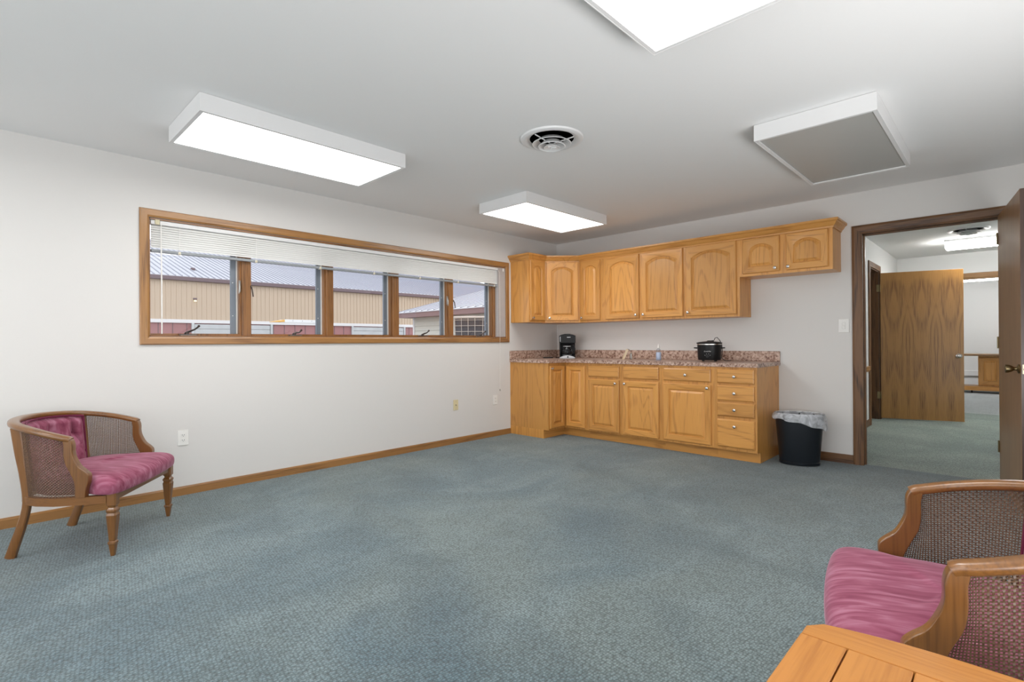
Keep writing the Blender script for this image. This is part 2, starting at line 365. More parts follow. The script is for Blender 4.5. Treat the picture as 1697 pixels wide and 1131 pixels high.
# ------------------------------------------------------------------ room shell
H = 2.4476
def structure(name, bm, m, label, **k): return obj(name, bm, m, None, kind='structure', label=label, **k)
b = B(); box(b, 0, 5.4, -9.3, .06, -.06, 0); structure('floor', b, CARPET, 'blue grey looped carpet of the main room')
b = B(); box(b, 3.0, 6.6, .06, 4.95, -.06, 0); structure('floor', b, CARPETH, 'green grey carpet of the hall beyond the doorway')
b = B(); box(b, 2.6, 6.6, 4.95, 10.2, -.06, 0.0); structure('floor', b, CARPETF, 'pale grey carpet of the farthest room')
b = B(); box(b, -.15, 6.8, -9.5, 10.4, H, H+.12); structure('ceiling', b, CEILM, 'smooth white ceiling')
WY0, WY1, WZ0, WZ1 = -4.637, -.998, 1.18, 2.037
b = B()
box(b, -.14, 0, -9.3, WY0, -.06, H); box(b, -.14, 0, WY1, .12, -.06, H); box(b, -.14, 0, WY0, WY1, -.06, WZ0); box(b, -.14, 0, WY0, WY1, WZ1, H)
structure('wall_left', b, WALLM, 'off-white wall with the long strip window')
DX0, DX1, DZ = 3.50, 4.40, 2.068
b = B()
box(b, 0, DX0-.012, 0, .12, -.06, H); box(b, DX1+.012, 5.4, 0, .12, -.06, H); box(b, DX0-.012, DX1+.012, 0, .12, DZ+.012, H)
structure('wall_back', b, WALLM, 'off-white wall behind the oak kitchenette')
b = B(); box(b, 5.4, 5.52, -9.3, .12, -.06, .30); box(b, 5.4, 5.52, -9.3, .12, 1.20, H); box(b, 5.4, 5.52, -1.75, .12, .30, 1.20); box(b, 5.4, 5.52, -9.3, -7.45, .30, 1.20); structure('wall_right', b, WALLM, 'off-white wall at the right')  # low opening invented to go with the side fill
b = B()
box(b, 0, .4, -9.42, -9.3, -.06, H); box(b, 5.0, 5.4, -9.42, -9.3, -.06, H); box(b, .4, 5.0, -9.42, -9.3, -.06, .35); box(b, .4, 5.0, -9.42, -9.3, 2.25, H)
structure('wall_front', b, WALLM, 'off-white wall behind the camera with an added wide opening for light')  # opening invented to go with the fill behind the camera
b = B(); box(b, -.14, 0, .12, 10.2, -.4, H); box(b, -.14, 5.52, 10.2, 10.32, -.4, H); structure('wall_outer', b, WALLM, 'outer wall of the neighbouring rooms')
# hall beyond the doorway
HX = 3.11
b = B(); box(b, HX-.12, HX, .12, 2.70, -.06, H); box(b, HX-.12, HX, 3.37, 5.05, -.06, H); box(b, HX-.12, HX, 2.70, 3.37, 2.09, H)
structure('wall_hall_left', b, HALLM, 'white hall wall with a dark closet doorway')
b = B(); box(b, HX-.12, 3.60, 5.05, 5.17, -.06, H); box(b, 5.0, 6.6, 5.05, 5.17, -.06, H); box(b, 3.60, 5.0, 5.05, 5.17, 2.05, H)
structure('wall_hall_back', b, HALLM, 'white hall wall with a wide cased opening')
b = B(); box(b, 6.6, 6.72, .12, 10.2, -.06, H); structure('wall_hall_right', b, HALLM, 'white wall at the right of the hall')
b = B(); box(b, 2.6, 6.6, 10.08, 10.2, -.06, H); box(b, 2.5, 2.6, 5.17, 10.2, -.06, H); structure('wall_far_back', b, HALLM, 'white wall of the farthest room')
b = B(); box(b, 2.2, 2.99, 2.3, 2.34, -.06, H); box(b, 2.2, 2.24, 2.3, 4.0, -.06, H); box(b, 2.2, 2.99, 3.96, 4.0, -.06, H); box(b, 2.2, 3.0, 2.3, 4.0, -.06, 0, mi=1)
structure('wall_closet', b, [HALLM, CARPETH], 'walls of the dark closet off the hall')
# baseboards
def base_prof(h=.065, t=.013): return [(0, 0), (t, 0), (t, h-.012), (t*.55, h), (0, h)]
b = B(); sweep(b, [(0, -9.3), (0, -.93)], base_prof()); structure('baseboard_left', b, TRIMH[2], 'golden oak baseboard under the window wall', smooth=False)
b = B(); sweep(b, [(3.42, 0), (2.80, 0)][::-1], base_prof(.08)); structure('baseboard_back', b, DARKO[1], 'dark oak baseboard between cabinet and doorway')
b = B(); sweep(b, [(HX, .14), (HX, 2.61)], base_prof(.085)); structure('baseboard_hall', b, DARKO[2], 'dark oak baseboard in the hall')
b = B(); sweep(b, [(HX, 3.44), (HX, 5.05), (3.52, 5.05)], base_prof(.085)); structure('baseboard_hall', b, DARKO[2], 'dark oak baseboard in the hall corner')
b = B(); sweep(b, [(HX, .14, .705), (HX, 2.615, .705)], [(0, 0), (.012, .008), (.022, .03), (.018, .05), (.025, .066), (0, .075)]); structure('trim_1', b, TRIMH[2], 'oak chair rail on the hall wall')

# ------------------------------------------------------------------ doorway casing (door_1) and its open leaf (door_2)
def casing_set(parent, mats, x0, x1, y, ztop, out, wdt=.078, wall=.12, both=True):
    """cased opening in a wall parallel to x: out=-1 faces -y"""
    prof = [(0, 0), (0, .016), (.018, .020), (wdt-.016, .014), (wdt-.006, .010), (wdt, .008), (wdt, 0)]
    def strip(p0, p1, nrm, name, mm):
        b = B(); p0 = Vector(p0); p1 = Vector(p1); d = (p1-p0).normalized(); nn = Vector((0, out, 0)); side = Vector(nrm)
        a = []; c = []
        for s, t in prof:
            # mitre: inner edge s=wdt toward the opening
            e0 = p0+side*s+nn*t; e1 = p1+side*s+nn*t
            a.append(e0+d*(s if strip.m0 else 0)); c.append(e1-d*(s if strip.m1 else 0))
        loops(b, [a, c]); return obj(name, b, mm, parent)
    strip.m0, strip.m1 = False, True
    strip((x0-wdt, y, 0), (x0-wdt, y, ztop+wdt), (1, 0, 0), 'side_casing', mats[0])
    strip((x1+wdt, y, 0), (x1+wdt, y, ztop+wdt), (-1, 0, 0), 'side_casing', mats[0])
    strip.m0 = True
    strip((x0-wdt, y, ztop+wdt), (x1+wdt, y, ztop+wdt), (0, 0, -1), 'head_casing', mats[1])
d1 = thing('door_1', 'dark oak cased doorway from the main room into the hall', None, (3.95, 0, 0), kind='structure')
casing_set(d1, DARKO, DX0, DX1, 0, DZ, -1)
casing_set(d1, DARKO, DX0, DX1, .12, DZ, 1)
for x0, x1, xs in ((DX0-.012, DX0, 1), (DX1, DX1+.012, -1)):
    b = B(); box(b, x0, x1, 0, .12, 0, DZ+.012)
    sx0, sx1 = (x1, x1+.01) if xs > 0 else (x0-.01, x0)
    box(b, sx0, sx1, .045, .08, 0, DZ); obj('jamb', b, DARKO[0], d1)
b = B(); box(b, DX0, DX1, 0, .12, DZ, DZ+.012); box(b, DX0, DX1, .045, .08, DZ-.01, DZ); obj('head_jamb', b, DARKO[1], d1)
# open leaf, hinged at the right jamb and swung into the main room
HG = Vector((4.383, -.035, 0)); ANG = math.atan2(-.90, .112)
leaf = thing('door_2', 'dark oak flush door swung open at the right edge of the view', None, tuple(HG), ANG, kind='structure', world=False)
b = B(); box(b, 0, .905, 0, .036, .018, 2.07, bev=.001)
for f in b.faces:
    if abs(f.normal.x) > .9: f.material_index = 1
obj('door_leaf', b, [LEAFW[0], LEAFE[0]], leaf)
def tulip_knob(parent, base, d, mat):
    b = B()
    lathe(b, [(.030, 0), (.031, .004), (.026, .009), (.012, .012), (.010, .022), (.013, .028), (.020, .036), (.026, .052), (.027, .064), (.024, .067), (.0, .060)], base, 20, axis=d, cap1=False)
    bmesh.ops.remove_doubles(b, verts=b.verts, dist=1e-5)
    return obj('door_knob', b, mat, parent, smooth=True)
tulip_knob(leaf, (.845, 0, .93), (0, -1, 0), BRASS)
tulip_knob(leaf, (.845, .036, .93), (0, 1, 0), BRASS)
b = B(); box(b, .904, .9068, .006, .030, .90, .96, bev=.0008); lathe(b, [(.009, 0), (.008, .006), (.004, .010)], (.906, .018, .93), 12, axis=(1, 0, 0), mi=1)
box(b, .9066, .9075, .015, .021, .945, .951, mi=2); box(b, .9066, .9075, .015, .021, .909, .915, mi=2)
obj('latch_plate', b, [BRIGHTP, NICKEL, SLOT], leaf)
for z in (.25, 1.05, 1.85):
    b = B(); lathe(b, [(.006, 0), (.006, .09)], (-.004, -.004, z), 10); box(b, -.001, .0, .0, .034, z, z+.09); obj('hinge', b, BRASS, leaf)

# hall closet doorway and its open leaf
d3 = thing('door_3', 'dark oak cased closet doorway in the hall wall', None, (HX, 3.03, 0), kind='structure')
def vcas(y0, y1, name='side_casing'):
    b = B(); box(b, HX, HX+.016, y0, y1, 0, 2.165 if name == 'side_casing' else 2.165, bev=.003); return obj(name, b, DARKO[0], d3)
vcas(2.60, 2.695); vcas(3.375, 3.445)
b = B(); box(b, HX, HX+.016, 2.695, 3.375, 2.09, 2.165, bev=.003); obj('head_casing', b, DARKO[2], d3)
b = B(); box(b, HX-.12, HX, 2.70, 2.712, 0, 2.09); obj('jamb', b, DARKO[0], d3)
b = B(); box(b, HX-.12, HX, 3.358, 3.37, 0, 2.09); box(b, HX-.075, HX-.04, 3.346, 3.358, 0, 2.08); obj('jamb', b, DARKO[0], d3)
b = B(); box(b, HX-.12, HX, 2.712, 3.358, 2.078, 2.09); obj('head_jamb', b, DARKO[2], d3)
LH = Vector((3.130, 3.362, 0)); la = math.atan2(3.625-3.362, 4.002-3.130)
l2 = thing('door_4', 'golden brown oak flush door standing open in the hall', None, tuple(LH), la, kind='structure', world=False)
b = B(); box(b, 0, .911, 0, .036, .02, 2.062, bev=.001); obj('door_leaf', b, DOORW[0], l2)
for yy, d in ((0, -1), (.036, 1)):
    b = B(); lathe(b, [(.031, 0), (.030, .006), (.013, .010), (.012, .026), (.024, .034), (.029, .046), (.025, .057), (.010, .062)], (.855, yy, .90), 18, axis=(0, d, 0)); obj('door_knob', b, NICKEL if d < 0 else BRASS, l2, smooth=True)
for z in (.29, 1.80):
    b = B(); lathe(b, [(.007, 0), (.007, .10)], (-.006, -.004, z), 10); box(b, -.045, -.006, -.002, .001, z, z+.10); obj('hinge', b, BRASS, l2)
# cased opening to the farthest room
d5 = thing('door_5', 'wide oak cased opening from the hall to the farthest room', None, (4.3, 5.05, 0), kind='structure')
casing_set(d5, LEAFW, 3.60, 5.0, 5.05, 2.05, -1, wdt=.082)
b = B(); box(b, 3.60, 5.0, 5.05, 5.17, 2.04, 2.05); box(b, 3.60, 3.612, 5.05, 5.17, 0, 2.04); box(b, 4.988, 5.0, 5.05, 5.17, 0, 2.04); obj('jamb', b, LEAFW[0], d5)

# ------------------------------------------------------------------ strip window
win = thing('window_1', 'long oak framed strip window of five panes under a raised blind', None, (0, -2.82, 1.12), kind='structure')
CY0, CY1, CZ0, CZ1 = -4.694, -.943, 1.1203, 2.0973
def cas(name, a, c, nrm, m0):
    b = B(); a = Vector(a); c = Vector(c); d = (c-a).normalized(); side = Vector(nrm); A = []; Cc = []
    for s, t in [(0, 0), (0, .012), (.006, .018), (.045, .018), (.057, .012), (.057, 0)]:
        A.append(a+side*s+Vector((t, 0, 0))+d*s); Cc.append(c+side*s+Vector((t, 0, 0))-d*s)
    loops(b, [A, Cc]); obj(name, b, m0, win)
cas('bottom_casing', (0, CY0, CZ0), (0, CY1, CZ0), (0, 0, 1), TRIMH[2]); cas('top_casing', (0, CY0, CZ1), (0, CY1, CZ1), (0, 0, -1), TRIMH[2])
cas('side_casing', (0, CY0, CZ0), (0, CY0, CZ1), (0, 1, 0), TRIMH[0]); cas('side_casing', (0, CY1, CZ0), (0, CY1, CZ1), (0, -1, 0), TRIMH[0])
b = B(); box(b, -.14, 0, WY0, WY1, WZ0-.002, WZ0+.008); obj('sill', b, MULL[2], win)
b = B(); box(b, -.14, 0, WY0, WY1, WZ1-.012, WZ1+.002); obj('head_jamb', b, MULL[2], win)
b = B(); box(b, -.14, 0, WY0-.002, WY0+.008, WZ0, WZ1); obj('side_jamb', b, MULL[0], win)
b = B(); box(b, -.14, -.002, -1.118, WY1+.002, WZ0+.008, WZ1-.012); obj('side_jamb', b, JAMBW, win, label='pale grey filler panel at the right end of the window')
MY = [(-3.994, -3.929), (-3.271, -3.207), (-2.564, -2.493), (-1.837, -1.776), (-1.150, -1.118)]
for y0, y1 in MY:
    b = B(); box(b, -.14, -.055, y0, y1, WZ0+.008, WZ1-.012, bev=.002); obj('mullion', b, MULL[0], win)
lefts = [WY0+.008]+[m[1] for m in MY[:-1]]; rights = [m[0] for m in MY]
for i, (y0, y1) in enumerate(zip(lefts, rights)):
    # oak sash stop, white sash, grey outer frame, glass
    b = B(); z0, z1 = WZ0+.008, WZ1-.012
    for (a, c, e, f) in ((y0, y0+.012, z0, z1), (y1-.014, y1, z0, z1), (y0+.012, y1-.014, z0, z0+.016), (y0+.012, y1-.014, z1-.016, z1)):
        box(b, -.118, -.075, a, c, e, f)
    sash = obj('sash', b, MULL[0], win)
    b = B(); box(b, -.128, -.118, y1-.024, y1-.002, z0+.01, z1); box(b, -.128, -.118, y0+.002, y0+.010, z0+.01, z1); box(b, -.128, -.118, y0+.010, y1-.024, z0+.002, z0+.012)
    obj('vinyl_frame', b, VINYL, sash, label='white inner vinyl frame')
    b = B(); box(b, -.150, -.130, y1-.062, y1-.002, z0, z1); box(b, -.150, -.130, y0, y0+.014, z0, z1)
    for zz in (1.35, 1.62, 1.85): box(b, -.130, -.127, y1-.050, y1-.044, zz, zz+.006, mi=1)
    obj('outer_frame', b, [ALU, WHITE], sash, label='grey aluminium outer frame')
    b = B(); box(b, -.138, -.134, y0+.010, y1-.03, z0+.012, z1); obj('pane', b, GLASS, sash)
for yc, zc, rr in ((-4.384, 1.2, 1), (-3.568, 1.196, .55), (-2.205, 1.2, .8), (-1.381, 1.2, .8)):
    b = B(); z = WZ0+.008
    box(b, -.058, -.022, yc-.055, yc+.055, z, z+.010, bev=.003, mi=1); lathe(b, [(.018, 0), (.016, .012), (.008, .02)], (-.036, yc-.01, z+.008), 12)
    tube(b, [(-.036, yc-.012, z+.018), (-.030, yc+.004, z+.030), (-.02, yc+.03*rr+.01, z+.012+.035*rr), (-.014, yc+.052*rr+.012, z+.018+.05*rr)], [.010, .008, .006, .006], 8)
    lathe(b, [(.004, -.008), (.009, -.005), (.009, .005), (.004, .008)], (-.014, yc+.054*rr+.012, z+.022+.05*rr), 10, axis=(1, 0, .2))
    obj('crank_handle', b, [BRONZE, PEWTER], win, smooth=True)
for yc in (-4.010, -1.853):
    b = B(); box(b, -.075, -.062, yc-.006, yc+.010, 1.545, 1.640, bev=.003); tube(b, [(-.062, yc, 1.62), (-.045, yc-.004, 1.58), (-.040, yc-.012, 1.53)], [.006, .006, .005], 8); obj('sash_lock', b, PEWTER, win, smooth=True)
for yc in (-3.925, -1.772):
    b = B(); tube(b, [(-.062, yc, 1.60), (-.045, yc+.006, 1.57), (-.040, yc+.012, 1.51)], [.006, .006, .005], 8); obj('sash_lock', b, BRONZE, win, smooth=True)

# blind
bl = thing('window_blind', 'white slatted venetian blind raised to the top of the strip window', 'blind', (-.03, -2.81, 2.02))
b = B(); box(b, -.046, -.008, WY0+.014, WY1-.010, 1.994, 2.024, bev=.002); obj('headrail', b, WHITE, bl)
me0 = None
for i in range(10):
    z = 1.986-i*.0165
    if me0 is None:
        b = B(); ys = (WY0+.018, WY1-.014)
        prof = [(-.0125, -.0045), (-.006, -.0003), (.004, .0012), (.0125, -.0020)]
        rot = math.radians(57); rg = []
        for y in ys:
            rg.append([Vector((-.027+x*math.cos(rot)+zz*math.sin(rot), y, -x*math.sin(rot)+zz*math.cos(rot))) for x, zz in prof+[(x, zz-.0007) for x, zz in reversed(prof)]])
        loops(b, rg); bmesh.ops.translate(b, vec=(0, 0, z), verts=b.verts)
        s0 = obj('slat', b, SLAT, bl); me0 = s0
    else:
        s = me0.copy(); COL.objects.link(s); s.location = (0, 0, -i*.0165)
b = B(); box(b, -.042, -.014, WY0+.016, WY1-.012, 1.793, 1.815, bev=.005, seg=2); obj('bottom_rail', b, GREYRAIL, bl, label='grey bottom rail')
for y in (-4.442, -3.896, -3.347, -2.801, -2.256, -1.735, -1.169):
    b = B(); tube(b, [(-.012, y, 1.994), (-.012, y, 1.80)], .0012, 5); tube(b, [(-.041, y, 1.994), (-.041, y, 1.80)], .0012, 5)
    box(b, -.0425, -.0118, y-.009, y+.009, 1.790, 1.812, bev=.002, mi=1); obj('ladder_cord', b, [WHITEP, CREAM], bl)
b = B(); tube(b, [(-.004, -4.560, 2.0), (.004, -4.562, 1.97), (.004, -4.560, 1.60), (.004, -4.560, 1.20)], [.002, .0045, .0045, .0045], 8); obj('tilt_wand', b, WHITEP, bl)
b = B(); box(b, -.010, .002, -4.598, -4.568, 1.992, 2.030, bev=.003); obj('clip', b, CREAM, bl, label='yellowed mounting clip')
b = B(); box(b, -.010, .002, -1.045, -1.020, 1.985, 2.022, bev=.003); obj('clip', b, WHITEP, bl)
b = B(); tube(b, [(-.006, -1.115, 1.995), (.022, -1.118, 1.96), (.026, -1.12, 1.2), (.026, -1.127, .56)], .0016, 6)
lathe(b, [(.002, 0), (.006, -.006), (.007, -.022), (.002, -.028)], (.026, -1.127, .562), 10, mi=1); obj('pull_cord', b, [WHITEP, PEWTER], bl)

# ------------------------------------------------------------------ kitchenette
UP, OUTX, OUTY = (0, 0, 1), (1, 0, 0), (0, -1, 0)
def outline(u0, u1, v0, v1, rise, K=10):
    pts = [(u0, v0), (u1, v0)]
    if rise <= 0: return pts+[(u1, v1)]+[(u1+(u0-u1)*i/K, v1) for i in range(1, K)]+[(u0, v1)]
    vs = v1-rise; W2 = (u1-u0)/2; Rr = (W2*W2+rise*rise)/(2*rise); cx = (u0+u1)/2; cy = v1-Rr
    a0 = math.asin(min(1, W2/Rr)); pts.append((u1, vs))
    for i in range(1, K):
        a = a0-2*a0*i/K; pts.append((cx+Rr*math.sin(a), cy+Rr*math.cos(a)))
    return pts+[(u0, vs)]
def rect_like(u0, u1, v0, v1, ref, K=10):
    r0, r1 = ref[0][0], ref[1][0]
    return [(u0, v0), (u1, v0), (u1, v1)]+[(u0+(u1-u0)*(p[0]-r0)/(r1-r0), v1) for p in ref[3:-1]]+[(u0, v1)]
def panel_door(parent, o, u, wdt, hgt, wv, rise=0, knob=None, stile=.055, mats=(0, 1), name='door'):
    """raised-panel door; o = lower left corner on the cabinet face, u across, wv out"""
    T = basis(o, u, UP, wv); t = .019
    st = min(stile, wdt*.27)
    ref = outline(st, wdt-st, st, hgt-st, rise)
    def L(i, c): return [T(a, bb, c) for a, bb in outline(st+i, wdt-st-i, st+i, hgt-st-i*.9, rise)]
    def Rk(i, c): return [T(a, bb, c) for a, bb in rect_like(i, wdt-i, i, hgt-i, ref)]
    b = B(); N = len(ref)
    gm = lambda i: 1 if (i == 0 or 2 <= i < N-1) else 0
    loops(b, [Rk(0, .001), Rk(0, t-.005), Rk(.005, t), L(0, t), L(.003, t-.001), L(.010, t-.012)], True, False, False, mif=gm)
    d = obj(name, b, [HONEY[0], HONEY[1] if abs(Vector(u).x) > .5 else HONEY[2]], parent, smooth=True, recalc=False)
    b = B(); loops(b, [L(.009, t-.0122), L(.014, t-.0122), L(.036, t-.001)], True, False, True); obj('door_panel', b, HONEY[0], d, recalc=False)
    if knob: add_knob(d, T(knob[0], knob[1], t), wv)
    return d
def add_knob(parent, p, wv):
    b = B(); lathe(b, [(.008, 0), (.0055, .004), (.0055, .012), (.012, .017), (.015, .022), (.0135, .028), (.006, .031)], p, 16, axis=wv); obj('knob', b, NICKEL, parent, smooth=True)
def slab_drawer(parent, o, u, wdt, hgt, wv, knob=True, name='drawer'):
    T = basis(o, u, UP, wv); t = .019
    R = lambda i, c: [T(i, i, c), T(wdt-i, i, c), T(wdt-i, hgt-i, c), T(i, hgt-i, c)]
    b = B(); loops(b, [R(0, .001), R(0, t-.007), R(.004, t-.004), R(.010, t), R(.013, t)], True, False, True); d = obj(name, b, HONEY[1], parent, recalc=False)
    if knob: add_knob(d, T(wdt/2, hgt/2, t), wv)
    return d
FD = -.61  # cabinet face
def carcass(parent, x0, x1, yb, yf, z0, z1, toe=True, right=False):
    b = B(); box(b, x0+.0005, x1-.0005, yf+.019, yb, z0 if not toe else .10, z1); obj('carcass', b, HONEY[0], parent)
    b = B(); box(b, x0+.0005, x1-.0005, yf, yf+.019, z0 if not toe else .10, z1); obj('face_frame', b, HONEY[0], parent)
    if toe: b = B(); box(b, x0+.0005, x1-.0005, yf+.075, yf+.090, 0, .10); obj('toe_kick', b, HONEY[1], parent)
CG = 'oak base cabinets of the kitchenette'; UG = 'oak wall cabinets of the kitchenette'
# corner base
c1 = thing('corner_base_cabinet', 'L-shaped oak corner base cabinet with plain side panel, left end of the run', 'cabinet', (.3, -.5, 0), group=CG)
b = B(); extrude_poly(b, [(0.002, -.9230, .10), (.61, -.9230, .10), (.61, -.61, .10), (.914, -.61, .10), (.914, -.002, .10), (.002, -.002, .10)], (0, 0, .776)); obj('carcass', b, HONEY[0], c1)
b = B(); box(b, .002, .535, -.923, -.905, 0, .10); obj('side_panel', b, HONEY[0], c1)
b = B(); box(b, .52, .535, -.905, -.535, 0, .10); obj('toe_kick', b, HONEY[2], c1)
b = B(); box(b, .535, .914, -.535, -.52, 0, .10); obj('toe_kick', b, HONEY[1], c1)
panel_door(c1, (.61, -.915+.012, .122), (0, 1, 0), .262, .720, OUTX, knob=(.02, .692), stile=.045)
panel_door(c1, (.637, -.61, .122), (1, 0, 0), .270, .720, OUTY, stile=.05)
# sink base
c2 = thing('double_door_base_cabinet', 'oak base cabinet with two doors under two knobless false drawer fronts', 'cabinet', (1.39, -.3, 0), group=CG)
carcass(c2, .914, 1.865, -.002, FD, 0, .876)
slab_drawer(c2, (.953, FD, .722), (1, 0, 0), .411, .128, OUTY, knob=False, name='false_drawer_front'); slab_drawer(c2, (1.417, FD, .722), (1, 0, 0), .418, .128, OUTY, knob=False, name='false_drawer_front')
panel_door(c2, (.953, FD, .115), (1, 0, 0), .411, .580, OUTY, knob=(.375, .545)); panel_door(c2, (1.417, FD, .115), (1, 0, 0), .418, .580, OUTY, knob=(.028, .550))
c3 = thing('base_cabinet', 'oak base cabinet with one wide drawer over one door', 'cabinet', (2.14, -.3, 0), group=CG)
carcass(c3, 1.865, 2.410, -.002, FD, 0, .876)
slab_drawer(c3, (1.889, FD, .724), (1, 0, 0), .491, .126, OUTY); panel_door(c3, (1.889, FD, .120), (1, 0, 0), .491, .576, OUTY, knob=(.463, .548))
c4 = thing('drawer_base_cabinet', 'oak base cabinet of four stacked drawers at the right end beside the bin', 'cabinet', (2.6, -.3, 0), group=CG)
carcass(c4, 2.410, 2.800, -.002, FD, 0, .876)
b = B(); box(b, 2.782, 2.7995, -.5195, -.002, 0, .10); obj('side_panel', b, HONEY[0], c4)
for z0, z1 in ((.724, .852), (.563, .703), (.415, .543)): slab_drawer(c4, (2.439, FD, z0), (1, 0, 0), .339, z1-z0, OUTY)
dw = slab_drawer(c4, (2.439, FD, .128), (1, 0, 0), .339, .258, OUTY, knob=False); add_knob(dw, Vector((2.6085, FD-.019, .325)), OUTY)
# countertop
ct = thing('countertop', 'L-shaped speckled brown laminate countertop on the oak base cabinets', 'countertop', (1.4, -.3, .876))
b = B(); extrude_poly(b, [(.002, -.938, .877), (.635, -.938, .877), (.635, -.637, .877), (2.815, -.637, .877), (2.815, -.002, .877), (.002, -.002, .877)], (0, 0, .037))
es = [e for e in b.edges if abs(e.verts[0].co.z-e.verts[1].co.z) < 1e-6 and (all(abs(v.co.y+.637) < 1e-4 for v in e.verts) or (all(abs(v.co.x-.635) < 1e-4 for v in e.verts)))]
bmesh.ops.bevel(b, geom=es, offset=.012, segments=3, affect='EDGES', profile=.5); obj('worktop', b, GRAN, ct, smooth=True)
b = B(); box(b, .002, .022, -.938, -.022, .914, 1.016, bev=.003); box(b, .002, 2.815, -.022, -.002, .914, 1.016, bev=.003); obj('backsplash', b, GRAN, None, loc=(1.4, -.01, .914), label='low speckled brown laminate backsplash along both walls above the countertop', cat='backsplash')

# wall cabinets
UZ0, UZ1 = 1.361, 2.125
u1 = thing('end_wall_cabinet', 'narrow oak wall cabinet beside the window, at the left end of the upper run', 'cabinet', (.15, -.76, UZ0), group=UG)
b = B(); box(b, .002, .305, -.9055, -.6105, UZ0, UZ1); obj('carcass', b, HONEY[0], u1)
panel_door(u1, (.305, -.893, 1.385), (0, 1, 0), .270, .722, OUTX, rise=.045, knob=(.030, .030), stile=.055)
u2 = thing('diagonal_wall_cabinet', 'oak wall cabinet set diagonally across the room corner', 'cabinet', (.25, -.25, UZ0), group=UG)
b = B(); extrude_poly(b, [(.002, -.610, UZ0), (.305, -.610, UZ0), (.610, -.305, UZ0), (.610, -.002, UZ0), (.002, -.002, UZ0)], (0, 0, UZ1-UZ0)); obj('carcass', b, HONEY[0], u2)
s2 = math.sqrt(.5)
panel_door(u2, (.305+.018*s2+.0, -.610+.018*s2, 1.385), (s2, s2, 0), .392, .722, (s2, -s2, 0), rise=.05, knob=(.035, .030))
u3 = thing('narrow_wall_cabinet', 'narrow oak wall cabinet just right of the diagonal corner cabinet', 'cabinet', (.77, -.15, UZ0), group=UG)
b = B(); box(b, .6105, .9395, -.305, -.002, UZ0, UZ1); obj('carcass', b, HONEY[0], u3)
panel_door(u3, (.630, -.305, 1.385), (1, 0, 0), .286, .722, OUTY, rise=.045, knob=(.028, .032))
u4 = thing('double_wall_cabinet', 'wide oak wall cabinet with two tall arched doors over the counter', 'cabinet', (1.45, -.15, UZ0), group=UG)
b = B(); box(b, .940, 1.9745, -.305, -.002, UZ0, UZ1); obj('carcass', b, HONEY[0], u4)
panel_door(u4, (.998, -.305, 1.385), (1, 0, 0), .440, .722, OUTY, rise=.055, knob=(.410, .036)); panel_door(u4, (1.468, -.305, 1.385), (1, 0, 0), .490, .722, OUTY, rise=.055, knob=(.034, .036))
u5 = thing('tall_wall_cabinet', 'oak wall cabinet with one broad tall arched door, over the slow cooker', 'cabinet', (2.26, -.15, UZ0), group=UG)
b = B(); box(b, 1.975, 2.5405, -.305, -.002, UZ0, UZ1); obj('carcass', b, HONEY[0], u5)
panel_door(u5, (1.995, -.305, 1.385), (1, 0, 0), .518, .722, OUTY, rise=.06, knob=(.028, .036))
u6 = thing('short_wall_cabinet', 'short oak wall cabinet with two small arched doors near the doorway', 'cabinet', (2.94, -.15, 1.745), group=UG)
b = B(); box(b, 2.541, 3.335, -.305, -.002, 1.745, UZ1); obj('carcass', b, HONEY[0], u6)
panel_door(u6, (2.574, -.305, 1.770), (1, 0, 0), .334, .333, OUTY, rise=.05, knob=(.300, .030)); panel_door(u6, (2.964, -.305, 1.770), (1, 0, 0), .340, .333, OUTY, rise=.05, knob=(.022, .030))
b = B(); sweep(b, [(.0, -.906, 2.108), (.306, -.906, 2.108), (.306, -.6095, 2.108), (.6095, -.306, 2.108), (3.336, -.306, 2.108), (3.336, 0, 2.108)],
      [(.0, 0), (.008, .0), (.010, .014), (.020, .022), (.036, .048), (.044, .052), (.050, .060), (.050, .076), (0, .076)])
obj('crown_moulding', b, HONEY[1], None, loc=(1.6, -.2, 2.108), label='oak crown moulding running along the top of all the wall cabinets', cat='moulding')

# ------------------------------------------------------------------ ceiling fixtures
def fixture(x0, x1, y0, y1, label, lit, lens_m):
    t = thing('ceiling_light', label, 'ceiling light', ((x0+x1)/2, (y0+y1)/2, H), group='white box fluorescent ceiling fixtures')
    h = .100; zb = H-h; zt = H-.002; e = .004; b = B()
    box(b, x0, x1, y0, y0+e, zb, zt); box(b, x0, x1, y1-e, y1, zb, zt); box(b, x0, x0+e, y0+e, y1-e, zb, zt); box(b, x1-e, x1, y0+e, y1-e, zb, zt)
    box(b, x0+e, x1-e, y0+e, y1-e, zt-.004, zt)
    obj('housing', b, WHITE, t)
    b = B(); f = .022
    box(b, x0+e, x1-e, y0+e, y0+f, zb+.001, zb+.008); box(b, x0+e, x1-e, y1-f, y1-e, zb+.001, zb+.008); box(b, x0+e, x0+f, y0+f, y1-f, zb+.001, zb+.008); box(b, x1-f, x1-e, y0+f, y1-f, zb+.001, zb+.008)
    obj('lens_frame', b, WHITE, t)
    b = B(); box(b, x0+f-.004, x1-f+.004, y0+f-.004, y1-f+.004, zb+.009, zb+.013); obj('lens', b, lens_m, t)
    return t
fixture(.775, 1.400, -4.684, -3.405, 'lit long fluorescent box on the ceiling nearest the window wall', True, LENS)
fixture(.805, 1.412, -2.160, -.915, 'lit fluorescent ceiling box in front of the wall cabinets', True, LENS)
fixture(3.318, 3.945, -2.175, -.910, 'unlit fluorescent ceiling box with grey lens near the doorway', False, LENSOFF)
fixture(3.352, 3.972, -4.730, -3.480, 'lit fluorescent ceiling box cut off by the top edge of the photo', True, LENS)
fixture(.790, 1.410, -7.210, -5.950, 'added lit fluorescent ceiling box, unseen behind the camera on the window side', True, LENS)  # unseen fixture added to the row for extra room light
